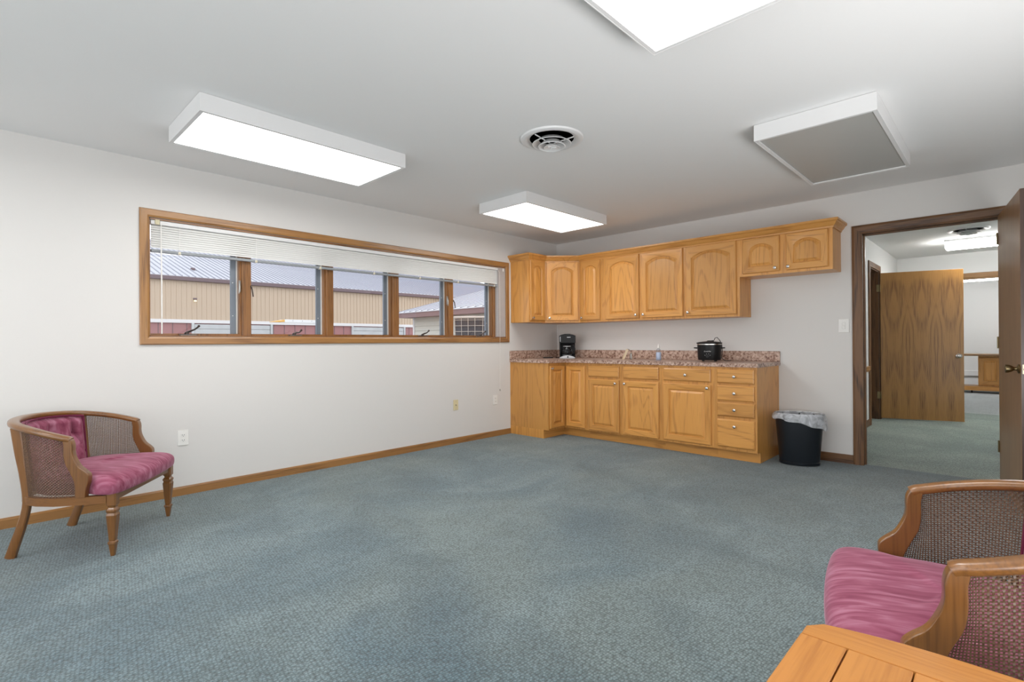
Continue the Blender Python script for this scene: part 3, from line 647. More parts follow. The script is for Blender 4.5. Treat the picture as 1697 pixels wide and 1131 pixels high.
fixture(3.352, 3.972, -7.260, -6.010, 'added lit fluorescent ceiling box, unseen behind the camera on the doorway side', True, LENS)  # its added partner, also out of view, for extra room light
def diffuser(c, R, label):
    t = thing('ceiling_vent', label, 'vent', (c[0], c[1], H)); z = H
    b = B(); lathe(b, [(R, 0), (R*.98, -.010), (R*.90, -.018), (R*.80, -.014), (R*.70, -.002)], (c[0], c[1], z-.001), 40, cap0=False, cap1=False); obj('flange', b, WHITE, t, smooth=True)
    b = B(); lathe(b, [(R*.71, 0), (.01, .0)], (c[0], c[1], z-.003), 32); obj('throat', b, VENTD, t)
    for r0, r1, za, zb_ in ((.40, .60, -.012, -.040), (.24, .42, -.022, -.056)):
        b = B(); lathe(b, [(R*r0, za), (R*(r0+r1)/2, (za+zb_)/2-.004), (R*r1, zb_), (R*r1+.004, zb_+.003), (R*(r0+r1)/2+.003, (za+zb_)/2+.002), (R*r0+.002, za+.004)], (c[0], c[1], z), 36, cap0=False, cap1=False); obj('ring', b, WHITE, t, smooth=True)
    b = B(); lathe(b, [(.006, -.030), (R*.20, -.048), (R*.26, -.062), (R*.24, -.064), (.004, -.052)], (c[0], c[1], z), 30); obj('center_cone', b, WHITE, t, smooth=True)
    b = B()
    for a in (.4, 2.5, 4.6): tube(b, [(c[0]+math.cos(a)*.01, c[1]+math.sin(a)*.01, z-.035), (c[0]+math.cos(a)*R*.72, c[1]+math.sin(a)*R*.72, z-.010)], .004, 6)
    for k in range(3): tube(b, [(c[0], c[1], z-.054), (c[0]+math.cos(.4+2.1*k)*.03, c[1]+math.sin(.4+2.1*k)*.03, z-.062)], .004, 6)
    obj('bracket', b, WHITE, t)
diffuser((2.305, -2.895), .205, 'round white ceiling vent with dark throat in the main room')
diffuser((4.09, 2.80), .20, 'round white ceiling vent seen through the doorway')
t = thing('ceiling_light', 'lit white wraparound fluorescent fixture on the hall ceiling', 'ceiling light', (4.44, 3.6, H))
b = B(); box(b, 3.82, 5.06, 3.47, 3.73, H-.03, H-.002); obj('housing', b, WHITE, t)
b = B(); box(b, 3.825, 5.055, 3.475, 3.725, H-.115, H-.03, bev=.012, seg=2); obj('lens', b, LENSH, t)
t = thing('ceiling_light', 'lit fluorescent strip on the ceiling of the farthest room', 'ceiling light', (4.5, 8.6, H))
b = B(); box(b, 3.0, 6.0, 8.55, 8.75, H-.04, H-.002); obj('housing', b, WHITE, t)
b = B(); box(b, 3.0, 6.0, 8.55, 8.75, H-.14, H-.04, bev=.01); obj('lens', b, LENSF, t)

# ------------------------------------------------------------------ outlets and switch
def wall_plate(kind, label, yc=None, zc=0, xc=None, m=WHITEP, cat='outlet'):
    nm = {'outlet': 'wall_outlet', 'jack': 'wall_jack', 'switch': 'light_switch'}[kind]
    if yc is not None: T = basis((0, yc, zc), (0, 1, 0), UP, (1, 0, 0)); loc = (0, yc, zc)
    else: T = basis((xc, 0, zc), (1, 0, 0), UP, (0, -1, 0)); loc = (xc, 0, zc)
    t = thing(nm, label, cat, loc)
    def bx(b, u0, u1, v0, v1, w0, w1, bev=0):
        a = T(u0, v0, w0); c = T(u1, v1, w1); box(b, min(a.x, c.x), max(a.x, c.x), min(a.y, c.y), max(a.y, c.y), min(a.z, c.z), max(a.z, c.z), bev=bev)
    w2, h2 = (.035, .0575) if kind != 'switch' else (.042, .0615)
    b = B(); bx(b, -w2, w2, -h2, h2, 0.0005, .006, .0025); obj('cover_plate', b, m, t)
    if kind == 'outlet':
        for s in (-1, 1):
            b = B(); bx(b, -.016, .016, s*.019-.013, s*.019+.013, .006, .0085, .001); r = obj('receptacle', b, m, t)
            b = B(); bx(b, -.0075, -.0050, s*.019-.003, s*.019+.006, .0085, .0088); bx(b, .0050, .0075, s*.019-.003, s*.019+.006, .0085, .0088); bx(b, -.002, .002, s*.019-.009, s*.019-.005, .0085, .0088); obj('slot', b, SLOT, r)
    elif kind == 'jack':
        b = B(); lathe(b, [(.006, 0), (.005, .006), (.002, .007)], T(0, 0, .006), 10, axis=(1, 0, 0)); obj('socket', b, PEWTER, t)
        
        for v in (-.042, .042): b = B(); lathe(b, [(.003, 0), (.002, .001)], T(0, v, .006), 8, axis=(1, 0, 0)); obj('screw', b, PEWTER, t)
    else:
        for s in (-1, 1): b = B(); bx(b, -.012, .012, s*.017-.014, s*.017+.014, .006, .011, .002); obj('rocker', b, m, t)
wall_plate('outlet', 'white duplex outlet on the window wall beside the velvet chair', yc=-4.430, zc=.427)
wall_plate('jack', 'ivory wall jack plate low on the window wall, left of the white outlet', yc=-1.798, zc=.428, m=IVORY)
wall_plate('outlet', 'white duplex outlet below the blind cord near the corner cabinet', yc=-1.185, zc=.434)
wall_plate('switch', 'white light switch plate left of the doorway', xc=3.353, zc=1.252, cat='switch')

# ------------------------------------------------------------------ counter items
# coffee maker
cmx, cmy, cma = .395, -.285, math.radians(38)
t = thing('coffee_maker', 'black drip coffee maker with glass carafe in the counter corner', 'coffee maker', (cmx, cmy, .914), cma, world=False)
b = B(); box(b, -.098, .098, -.10, .09, 0, .030, bev=.010, seg=2); obj('base', b, BLACKP, t, smooth=True)
b = B(); extrude_poly(b, [(-.095, -.101, .004), (.095, -.101, .004), (.095, -.101, .014), (.06, -.101, .030), (.02, -.101, .038), (-.02, -.101, .038), (-.06, -.101, .030), (-.095, -.101, .014)], (0, -.014, -.002)); obj('front_panel', b, SILVER, t, label='silver curved front panel')
b = B(); lathe(b, [(.010, 0), (.009, .003)], (.005, -.115, .019), 14, axis=(0, -1, 0)); obj('button', b, SLOT, t)
b = B(); box(b, -.098, .098, .02, .092, .028, .20, bev=.008, seg=2); box(b, -.100, -.082, -.04, .03, .03, .20, bev=.005); obj('column', b, BLACKP, t, smooth=True)
b = B(); rings = []
for y, top in ((-.085, .295), (-.09, .297), (.085, .300), (.092, .297)):
    rings.append([(-.102, y, .195), (.102, y, .195), (.102, y, top-.012), (.07, y, top+.002), (.03, y, top+.010), (-.03, y, top+.010), (-.07, y, top+.002), (-.102, y, top-.012)])
loops(b, [[Vector(p) for p in r] for r in rings]); obj('reservoir', b, BLACKP, t)
b = B(); box(b, -.004, .040, -.0915, -.0905, .262, .268); obj('print', b, PRINT, t, label='small white lettering')
b = B(); box(b, -.0905, -.084, -.0925, -.090, .21, .275, bev=.001); obj('water_window', b, SILVER, t)
b = B(); lathe(b, [(.050, .034), (.066, .055), (.069, .085), (.060, .120), (.044, .148), (.046, .158)], (-.005, -.032, 0), 26, cap1=False); cf = obj('carafe', b, CARAFE, t, smooth=True)
b = B(); lathe(b, [(.047, .156), (.050, .162), (.040, .172), (.012, .175)], (-.005, -.032, 0), 24); obj('lid', b, BLACKP, cf, smooth=True)
b = B(); lathe(b, [(.0475, .148), (.0475, .156)], (-.005, -.032, 0), 24, cap0=False, cap1=False); obj('band', b, SILVER, cf, smooth=True)
b = B(); lathe(b, [(.052, .033), (.063, .048)], (-.005, -.032, 0), 24, cap0=False, cap1=False); obj('band', b, SILVER, cf, smooth=True)
b = B(); tube(b, [(.045, -.050, .165), (.080, -.066, .160), (.092, -.071, .120), (.085, -.068, .07), (.072, -.062, .055)], [.009, .010, .010, .009, .007], 8); obj('handle', b, BLACKP, cf, smooth=True)
b = B(); lathe(b, [(.062, .030), (.062, .034)], (-.005, -.032, 0), 24); obj('hot_plate', b, BLACKM, t)
b = B(); tube(b, [(-.06, .09, .04), (-.09, .11, .012), (-.12, .13, .006), (-.15, .15, .006)], .004, 6); obj('power_cord', b, RUBBER, t)
# dark tray
b = B(); box(b, -.065, .065, -.045, .045, .0, .012, bev=.004); box(b, -.058, .058, -.038, .038, .012, .0125, mi=0)
o = obj('tray', b, BLACKM, None, label='small flat black tray lying left of the coffee maker', cat='tray'); o.location = (.160, -.385, .9142); o.rotation_euler = (0, 0, .7)
# frame seen edge on
t = thing('tabletop_frame', 'small beige tabletop frame leaning on a dark easel leg, seen edge on', 'frame', (1.235, -.235, .914), math.radians(40), world=False)
b = B(); extrude_poly(b, [(-.060, -.015, .0), (-.036, -.015, .0), (.012, -.015, .112), (-.008, -.015, .120)], (0, .045, 0)); obj('board', b, BEIGEW, t)
b = B(); tube(b, [(.002, 0, .117), (.016, 0, .116), (.044, 0, .085), (.050, 0, .002)], .0042, 6); box(b, .028, .052, -.02, .02, 0, .070, bev=.006, mi=0); obj('easel_leg', b, PEWTER, t)
# bottle
t = thing('pump_bottle', 'small clear bottle with pale blue label and white cap on the counter', 'bottle', (1.655, -.28, .914))
P0 = (1.655, -.28, .914)
b = B(); lathe(b, [(.026, 0), (.029, .004), (.029, .100), (.022, .118), (.011, .128), (.011, .134)], P0, 22, sy=.7); obj('bottle_body', b, glass_mat('clear_plastic', (.82, .84, .86)), t, smooth=True)
b = B(); lathe(b, [(.0275, .002), (.0296, .006), (.0296, .084), (.0275, .086)], P0, 22, sy=.7); obj('label', b, LIQUID, t, smooth=True)
b = B(); lathe(b, [(.013, .132), (.014, .150), (.008, .162), (.004, .178)], P0, 16); obj('cap', b, WHITEP, t, smooth=True)
# slow cooker
sx_, sy_ = 2.232, -.30
t = thing('slow_cooker', 'black round slow cooker with glass lid and dial on the counter', 'slow cooker', (sx_, sy_, .914), math.radians(20), world=False)
b = B(); lathe(b, [(.090, .012), (.108, .016), (.112, .030), (.117, .160), (.117, .168)], (0, 0, 0), 40, sy=.86); obj('body', b, BLACKP, t, smooth=True)
b = B(); lathe(b, [(.1175, .168), (.120, .169), (.120, .177), (.1175, .178)], (0, 0, 0), 40, sy=.86); obj('rim_band', b, NICKEL, t, smooth=True, label='bright metal rim band')
b = B(); lathe(b, [(.119, .178), (.124, .182), (.124, .190), (.112, .194)], (0, 0, 0), 40, sy=.86); obj('crock', b, BLACKP, t, smooth=True)
b = B(); lathe(b, [(.113, .190), (.105, .196), (.05, .203), (.012, .207)], (0, 0, 0), 36, sy=.86); ld = obj('lid', b, BLACKP, t, smooth=True)
b = B(); lathe(b, [(.022, .206), (.022, .210), (.016, .213)], (.0, 0, 0), 16); obj('lid_knob', b, BLACKP, ld, smooth=True)
for s in (-1, 1):
    b = B(); tube(b, [(s*.113, -.03, .135), (s*.142, -.024, .137), (s*.146, 0, .137), (s*.142, .024, .137), (s*.113, .03, .135)], .006, 8); obj('handle', b, BLACKP, t, smooth=True)
for a in (.7, 2.4, 3.9, 5.5):
    b = B(); lathe(b, [(.010, 0), (.012, .014)], (math.cos(a)*.08, math.sin(a)*.066, 0), 10); obj('foot', b, BLACKM, t)
fy = -.1005
b = B(); lathe(b, [(.016, 0), (.014, .012)], (-.012, fy, .055), 18, axis=(0, -1, .03)); box(b, -.015, -.009, fy-.018, fy-.010, .040, .070, bev=.002); dl = obj('dial', b, BLACKM, t)
b = B()
for a in (-1.2, -.4, .4, 1.2): box(b, -.012+math.sin(a)*.026-.002, -.012+math.sin(a)*.026+.002, fy-.0025, fy-.0005, .055+math.cos(a)*.024-.002, .055+math.cos(a)*.024+.002)
obj('dial_marks', b, PRINT, t)
fc = bpy.data.curves.new('print', 'FONT'); fc.body = 'Crock-Pot'; fc.size = .0155; fc.align_x = 'CENTER'; fc.extrude = .0004; fc.materials.append(PRINT)
fo = bpy.data.objects.new('lettering', fc); COL.objects.link(fo); fo.parent = t; fo.location = (-.012, fy-.006, .098); fo.rotation_euler = (math.radians(92), 0, 0); bpy.context.view_layer.update(); _m = bpy.data.meshes.new_from_object(fo.evaluated_get(bpy.context.evaluated_depsgraph_get())); fm = bpy.data.objects.new('wordmark', _m); COL.objects.link(fm); fm.parent = t; fm.location = fo.location; fm.rotation_euler = fo.rotation_euler
if not _m.materials: _m.materials.append(PRINT)
bpy.data.objects.remove(fo, do_unlink=True)
b = B(); tube(b, [(.115, .05, .03), (.122, .035, .10), (.119, .0, .17), (.100, -.03, .215), (.075, -.035, .243), (.055, -.03, .235), (.048, -.02, .214), (.030, -.01, .205)], .0035, 7)
box(b, .018, .044, -.018, .002, .199, .214, bev=.004); tube(b, [(.115, .05, .03), (.15, .03, .006), (.18, .05, .005), (.20, .1, .005)], .0035, 7); obj('power_cord', b, RUBBER, t)

# ------------------------------------------------------------------ wastebasket
bc = (3.062, -.318); br = math.radians(20)
t = thing('wastebasket', 'black oval wastebasket with a clear plastic liner beside the drawers', 'bin', (bc[0], bc[1], 0))
b = B(); lathe(b, [(.150, 0), (.163, .006), (.166, .028), (.160, .032), (.163, .04), (.196, .445), (.203, .448), (.203, .458), (.194, .458), (.190, .44), (.158, .02), (.05, .014)], (bc[0], bc[1], .001), 44, sy=.66, rot=br); obj('bin_body', b, BINM, t, smooth=True)
b = B(); rings = []; SG = 72
for lv in range(9):
    ring = []
    for i in range(SG):
        a = 2*math.pi*i/SG
        # drape hem is low toward the right front, high at the left
        hem = .355+.055*math.cos(a-math.radians(190)-br)+.006*math.sin(7*a)
        wob = .004*math.sin(9*a+1)+.003*math.sin(17*a)+.002*math.sin(31*a)
        if lv < 4:   # inside the bin going up
            z = .20+(.462-.20)*lv/3; r = .168+.020*lv/3+wob*.8
        elif lv == 4: z = .466; r = .200
        else:
            k = (lv-4)/4; z = .464+(hem-.464)*k; r = .207+.010*math.sin(k*2.6)+wob*(.6+k)
        x, y = r*math.cos(a), r*.66*math.sin(a)+(.004 if lv > 4 else 0)*math.sin(a)
        ring.append(Vector((bc[0]+x*math.cos(br)-y*math.sin(br), bc[1]+x*math.sin(br)+y*math.cos(br), z)))
    rings.append(ring)
loops(b, rings, True, False, False); obj('bin_liner', b, LINER, t, smooth=True, label='translucent white plastic liner folded over the rim', recalc=False)

# ------------------------------------------------------------------ barrel chairs
def cat_rom(pts, n=6):
    P = [Vector(p) for p in pts]; out = []
    for i in range(len(P)-1):
        p0 = P[max(i-1, 0)]; p1 = P[i]; p2 = P[i+1]; p3 = P[min(i+2, len(P)-1)]
        for k in range(n):
            s = k/n; out.append(.5*((2*p1)+(-p0+p2)*s+(2*p0-5*p1+4*p2-p3)*s*s+(-p0+3*p1-3*p2+p3)*s**3))
    out.append(P[-1]); return out
HALF = [(.337, .068, .624), (.338, .056, .631), (.340, .034, .637), (.338, -.03, .655), (.322, -.10, .673), (.296, -.165, .687), (.262, -.222, .697), (.20, -.277, .705), (.11, -.322, .710), (0, -.340, .712)]
RAIL = cat_rom(HALF+[(-x, y, z) for x, y, z in reversed(HALF[:-1])], 5)
def rail_at(y_or_none=None): return RAIL
SIDE = cat_rom([(.336, .10, 0), (.338, .05, 0), (.336, -.02, 0), (.321, -.095, 0), (.294, -.160, 0), (.258, -.215, 0), (.196, -.268, 0), (.108, -.312, 0), (0, -.330, 0)], 8)
def side_point(s):   # s in 0..1 along HALF barrel plan
    f = s*(len(SIDE)-1); i = min(int(f), len(SIDE)-2); return SIDE[i].lerp(SIDE[i+1], f-i)
def zrail(y): 
    for (x0, y0, z0), (x1, y1, z1) in zip(HALF, HALF[1:]):
        if y0 >= y >= y1: return z0+(z1-z0)*(y0-y)/max(1e-6, y0-y1)
    return HALF[0][2] if y > HALF[0][1] else HALF[-1][2]
def taper_z(s, z):   # the barrel narrows toward the seat at the back
    p = side_point(s); k = (z-.33)/(.68-.33); f = 1-.13*(1-k)*min(1, s*2.2); return Vector((p.x*(1-.02*(1-k)), p.y*f if p.y < 0 else p.y, z))
def weave(s0, s1, sgn=1, front=False):
    b = B(); L = .0075
    # arc length
    ln = sum((side_point(s0+(s1-s0)*(i+1)/40)-side_point(s0+(s1-s0)*i/40)).length for i in range(40)); nu = int(ln/L); nv = int(.34/.0072)
    zt = lambda p: zrail(p.y)-.008
    def P(i, j, off):
        s = s0+(s1-s0)*i/nu; base = side_point(s); z = .318+(zt(base)-.318)*j/nv
        q = taper_z(s, z)
        if front: # the front edge follows the curved arm post
            k = max(0, 1-s/.18); sh = .035*min(1, max(0, (.52-z)/.12))-.035; q = Vector((q.x, q.y+sh*k, q.z))
        d = side_point(min(1, s+.01))-side_point(max(0, s-.01)); nrm = Vector((d.y, -d.x, 0)).normalized()*(-1)
        q = q+nrm*off; return Vector((q.x*sgn, q.y, q.z))
    w = .25
    for i in range(nu+1):
        prev = None
        for j in range(nv+1):
            o = .0009 if (i+j) % 2 else -.0009
            a, c = P(i-w, j, o), P(i+w, j, o); va, vc = b.verts.new(a), b.verts.new(c)
            if prev: b.faces.new((prev[0], prev[1], vc, va))
            prev = (va, vc)
    for j in range(nv+1):
        prev = None
        for i in range(nu+1):
            o = -.0009 if (i+j) % 2 else .0009
            a, c = P(i, j-w, o), P(i, j+w, o); va, vc = b.verts.new(a), b.verts.new(c)
            if prev: b.faces.new((prev[0], prev[1], vc, va))
            prev = (va, vc)
    return b
def make_chair(label):
    t = thing('barrel_chair', label, 'chair', world=False, group='rose velvet barrel armchairs with cane sides')
    # top rail: rounded section swept along the barrel
    b = B(); rings = []
    n = len(RAIL)
    for i, p in enumerate(RAIL):
        d = (RAIL[min(i+1, n-1)]-RAIL[max(i-1, 0)]).normalized(); out = Vector((d.y, -d.x, 0)).normalized() if abs(d.z) < .9 else Vector((1, 0, 0))
        if out.dot(Vector((p.x, p.y+.15, 0))) < 0: out = -out
        up = d.cross(out); up = up if up.z > 0 or abs(up.z) < .2 and up.y > 0 else -up
        s = abs(i/(n-1)*2-1); w = .021+.006*(1-s); h = .0155
        rings.append([p+out*math.copysign(abs(math.cos(a))**.7, math.cos(a))*w+up*math.copysign(abs(math.sin(a))**.7, math.sin(a))*h for a in [2*math.pi*k/16 for k in range(16)]])
    loops(b, rings); obj('top_rail', b, CHAIRW[1], t, smooth=True)
    # arm posts
    outer = cat_rom([(0, .045, .636), (0, .062, .636), (0, .074, .628), (0, .081, .612), (0, .084, .592), (0, .084, .565), (0, .090, .535), (0, .112, .490), (0, .142, .462), (0, .158, .440), (0, .157, .405), (0, .146, .365), (0, .142, .322)], 4)
    inner = cat_rom([(0, .092, .322), (0, .094, .370), (0, .088, .415), (0, .070, .460), (0, .050, .505), (0, .043, .550), (0, .043, .595), (0, .038, .625)], 4)
    for s in (1, -1):
        b = B(); x0 = .318; x1 = .356
        extrude_poly(b, [(x0*s, p.y, p.z) for p in outer+inner], ((x1-x0)*s, 0, 0))
        bmesh.ops.recalc_face_normals(b, faces=b.faces)
        es = [e for e in b.edges if len(e.link_faces) == 2 and abs(e.verts[0].co.x-e.verts[1].co.x) < 1e-6]
        bmesh.ops.bevel(b, geom=es, offset=.006, segments=2, affect='EDGES', profile=.5); ap = obj('arm_post', b, CHAIRW[0], t, smooth=True); ap.modifiers.new('wn', 'WEIGHTED_NORMAL').keep_sharp = True
    # rear legs run up into back posts
    for s in (1, -1):
        path = cat_rom([(.250, -.262, .0), (.254, -.235, .08), (.257, -.202, .18), (.256, -.180, .29), (.257, -.188, .42), (.261, -.206, .56), (.264, -.220, .690)], 4)
        b = B(); rings = []
        for i, p in enumerate(path):
            k = i/(len(path)-1); hy = .0165+.008*abs(k-.45)/.55; hx = .0135+.004*k
            d = (path[min(i+1, len(path)-1)]-path[max(i-1, 0)]).normalized(); fw = Vector((0, d.z, -d.y)).normalized()
            c = []
            for u, v in ((-1, -.7), (-.7, -1), (.7, -1), (1, -.7), (1, .7), (.7, 1), (-.7, 1), (-1, .7)): c.append(Vector(((p.x+u*hx)*s, p.y, p.z))+fw*v*hy)
            rings.append(c)
        loops(b, rings); obj('back_leg', b, CHAIRW[0], t, smooth=True)
    # front legs: square block, neck, tapered shaft, spade foot
    for s in (1, -1):
        b = B(); rings = []
        for z, r in ((.345, .0235), (.272, .0235), (.266, .018), (.258, .016), (.252, .021), (.246, .025), (.238, .025), (.230, .021), (.218, .0250), (.085, .0150), (.080, .0135), (.076, .019), (.066, .020), (.062, .0165), (.004, .0095), (0, .0085)):
            cx, cy = .318*s, .252
            rings.append([Vector((cx+u*r, cy+v*r, z)) for u, v in ((-1, -.72), (-.72, -1), (.72, -1), (1, -.72), (1, .72), (.72, 1), (-.72, 1), (-1, .72))])
        loops(b, rings); obj('front_leg', b, CHAIRW[0], t)
    # seat frame: front rail and wrapped side rail
    b = B(); box(b, -.296, .296, .240, .266, .292, .338, bev=.003); obj('front_rail', b, CHAIRW[1], t)
    pth = [(.324, .230), (.337, .12), (.335, .0), (.312, -.09), (.270, -.165)]
    for s in (1, -1):
        b = B(); pp = [(x*s, y, .286) for x, y in pth]; pp = pp if s > 0 else list(reversed(pp))
        sweep(b, pp, [(-.018, 0), (.018, 0), (.021, .006), (.021, .034), (.018, .040), (-.018, .040)] if s > 0 else [(-.018, 0), (.018, 0), (.021, .006), (.021, .034), (.018, .040), (-.018, .040)], mi=0); obj('side_rail', b, CHAIRW[2], t, smooth=True)
    b = B(); back = cat_rom([(.250, -.18, .286), (.20, -.225, .286), (.12, -.260, .286), (0, -.275, .286), (-.12, -.260, .286), (-.20, -.225, .286), (-.250, -.18, .286)], 4)
    sweep(b, back, [(-.014, 0), (.014, 0), (.014, .04), (-.014, .04)]); obj('back_rail', b, CHAIRW[1], t)
    # cane
    for s in (1, -1):
        obj('cane_panel', weave(.0, .60, s, front=True), CANE, t, recalc=False)
        obj('cane_panel', weave(.64, 1.0, s), CANE, t, recalc=False)
    # seat cushion
    half = [(0, .312), (.16, .308), (.29, .296), (.348, .284), (.362, .250), (.352, .205), (.335, .165), (.312, .140), (.316, .08), (.316, 0), (.296, -.08), (.252, -.148), (.185, -.190), (.10, -.220)]
    ol = half+[(0, -.230)]+[(-x, y) for x, y in reversed(half[1:])]
    b = B(); rings = []; cx, cy = 0, .03
    for z, k in ((.326, .955), (.332, .985), (.350, 1.0), (.378, 1.0), (.398, .985), (.412, .955), (.424, .90), (.436, .78), (.443, .60), (.447, .35), (.448, .12)):
        r = []
        for x, y in ol:
            zz = z-(.010*max(0, y-.15)/.15 if z > .39 else 0)
            r.append(Vector((cx+(x-cx)*k, cy+(y-cy)*k, zz)))
        rings.append(r)
    loops(b, rings); sct = obj('seat_cushion', b, VELVET, t, smooth=True)
    sct.modifiers.new('sub', 'SUBSURF').levels = 1; sct.modifiers['sub'].render_levels = 2
    # tufted back cushion following the barrel
    b = B(); NU, NV = 72, 30; S0 = .615
    def bp_(u, v, depth):
        ss = S0+(1-S0)*(1-abs(u)); p = taper_z(ss, .345+(zrail(side_point(ss).y)-.012-.345)*v)
        d = side_point(min(1, ss+.01))-side_point(max(0, ss-.01)); nrm = Vector((d.y, -d.x, 0)).normalized()
        if nrm.y < 0: nrm = -nrm
        if nrm.x > 0: nrm = Vector((-nrm.x, nrm.y, 0)) 
        p = p+nrm*depth+Vector((0, 0, 0)); return Vector((p.x*(1 if u >= 0 else -1), p.y, p.z))
    butt = [(x, .72) for x in (-.72, -.24, .24, .72)]+[(x, .36) for x in (-.48, 0, .48)]
    def depth(u, v):
        e = min(1, (1-abs(u))/.10)**.5 if abs(u) < 1 else 0; f = min(1, v/.08)**.5*min(1, (1-v)/.10)**.5
        dd = .050*max(.35, e)*max(.35, f)+.014*(1-v)
        for bu, bv in butt:
            q = ((u-bu)/.085)**2+((v-bv)/.15)**2; dd -= .020*math.exp(-q)
        # folds between buttons and up to the top edge
        for bu, bv in butt:
            if bv > .6 and v > bv: dd -= .011*math.exp(-((u-bu)/.035)**2)
            if bv > .6 and v <= bv:
                for sg in (-1, 1):
                    lu = bu+sg*(bv-v)/.36*.24; 
                    if v > .36: dd -= .010*math.exp(-((u-lu)/.035)**2)
            if bv < .6 and v < bv: dd -= .009*math.exp(-((u-bu)/.035)**2)
        return max(.010, dd)
    grid = [[b.verts.new(bp_(-1+2*i/NU, j/NV, .006+depth(-1+2*i/NU, j/NV))) for j in range(NV+1)] for i in range(NU+1)]
    gb = [[b.verts.new(bp_(-1+2*i/NU, j/NV, .006)) for j in range(NV+1)] for i in range(NU+1)]
    for g in (grid, gb):
        for i in range(NU):
            for j in range(NV): b.faces.new((g[i][j], g[i+1][j], g[i+1][j+1], g[i][j+1]))
    for i in range(NU):
        for j in (0, NV): b.faces.new((grid[i][j], grid[i+1][j], gb[i+1][j], gb[i][j]))
    for j in range(NV):
        for i in (0, NU): b.faces.new((grid[i][j], grid[i][j+1], gb[i][j+1], gb[i][j]))
    bk = obj('back_cushion', b, VELVET, t, smooth=True)
    for bu, bv in butt:
        b = B(); p = bp_(bu, bv, .006+depth(bu, bv)+.004); lathe(b, [(.003, -.005), (.009, -.001), (.009, .003), (.004, .007)], p, 12, axis=(0, 1, 0)); obj('button', b, VELVET, bk, smooth=True)
    b = B()
    for u in (-1, 1): tube(b, [bp_(u, j/12, .030) for j in range(13)], .0075, 8)
    tube(b, [bp_(-1+2*i/40, 1.0, .040) for i in range(41)], .006, 8)
    obj('welt', b, VELVETD, bk, smooth=True, label='dark rose piping along the cushion edge')
    return t
def copy_tree(o, parent=None):
    c = o.copy(); COL.objects.link(c)
    if parent is not None: c.parent = parent; c.matrix_parent_inverse = o.matrix_parent_inverse.copy()
    for ch in list(o.children): copy_tree(ch, c)
    return c
ch = make_chair('rose velvet barrel chair with cane sides standing against the window wall')
ch.location = (.593, -5.02, 0); ch.rotation_euler = (0, 0, -.613)
ch2 = copy_tree(ch); ch2['label'] = 'rose velvet barrel chair with cane sides behind the wooden table at right'
ch2.location = (4.348, -3.696, 0); ch2.rotation_euler = (0, 0, 1.785)

# ------------------------------------------------------------------ side table
TZ = .53; TX0, TX1 = 4.137, 4.707; TCX = (TX0+TX1)/2
t = thing('side_table', 'honey coloured wooden side table with bowed end board at the bottom right corner', 'table', (TCX, -4.7, 0))
def arcy(x, y_edge, bow): u = (x-TCX)/(.5*(TX1-TX0)); return y_edge+bow*(1-abs(u)**2.4)
for sgn, name in ((1, 'end_board'), (-1, 'end_board')):
    pts = []; yi = -4.3435 if sgn > 0 else -5.0
    xs = [TX0+(TX1-TX0)*i/24 for i in range(25)]
    top = []
    for i, x in enumerate(xs):
        rr = .022; e = min(x-TX0, TX1-x); rc = rr-math.sqrt(max(0, rr*rr-(rr-e)**2)) if e < rr else 0
        top.append((x, (arcy(x, -4.283, .040)-rc) if sgn > 0 else (-5.058-(arcy(x, 0, .040))+rc), TZ))
    pts = [(TX0, yi, TZ)]+top+[(TX1, yi, TZ)]
    b = B(); extrude_poly(b, pts, (0, 0, -.024)); bmesh.ops.recalc_face_normals(b, faces=b.faces)
    es = [e for e in b.edges if all(abs(v.co.z-TZ) < 1e-5 for v in e.verts) and not all(abs(v.co.y-yi) < 1e-5 for v in e.verts)]
    bmesh.ops.bevel(b, geom=es, offset=.005, segments=2, affect='EDGES', profile=.5); obj(name, b, TABLEW[1], t)
xs = [TX0, 4.2185, 4.3205, 4.4215, 4.5235, 4.6255, TX1]
for i in range(6):
    b = B(); g = .0013; box(b, xs[i]+(g if i else 0), xs[i+1]-(g if i < 5 else 0), -4.9995, -4.3445, TZ-.024, TZ-.0008, bev=.0015); obj('plank', b, TABLEW[2], t)
b = B(); box(b, TX0+.03, TX1-.03, -4.97, -4.37, TZ-.034, TZ-.0245, mi=0); obj('subtop', b, BLACKM, t)
b = B()
for (x0, x1, y0, y1) in ((TX0+.04, TX1-.04, -4.385, -4.367), (TX0+.04, TX1-.04, -4.973, -4.955), (TX0+.04, TX0+.058, -4.955, -4.385), (TX1-.058, TX1-.04, -4.955, -4.385)): box(b, x0, x1, y0, y1, TZ-.12, TZ-.034)
obj('apron', b, TABLEW[1], t)
for x in (TX0+.06, TX1-.06):
    for y in (-4.390, -4.950):
        b = B(); loops(b, [[Vector((x+u*r, y+v*r, z)) for u, v in ((-1, -1), (1, -1), (1, 1), (-1, 1))] for z, r in ((TZ-.034, .024), (TZ-.13, .024), (.0, .014))]); obj('leg', b, TABLEW[0], t)

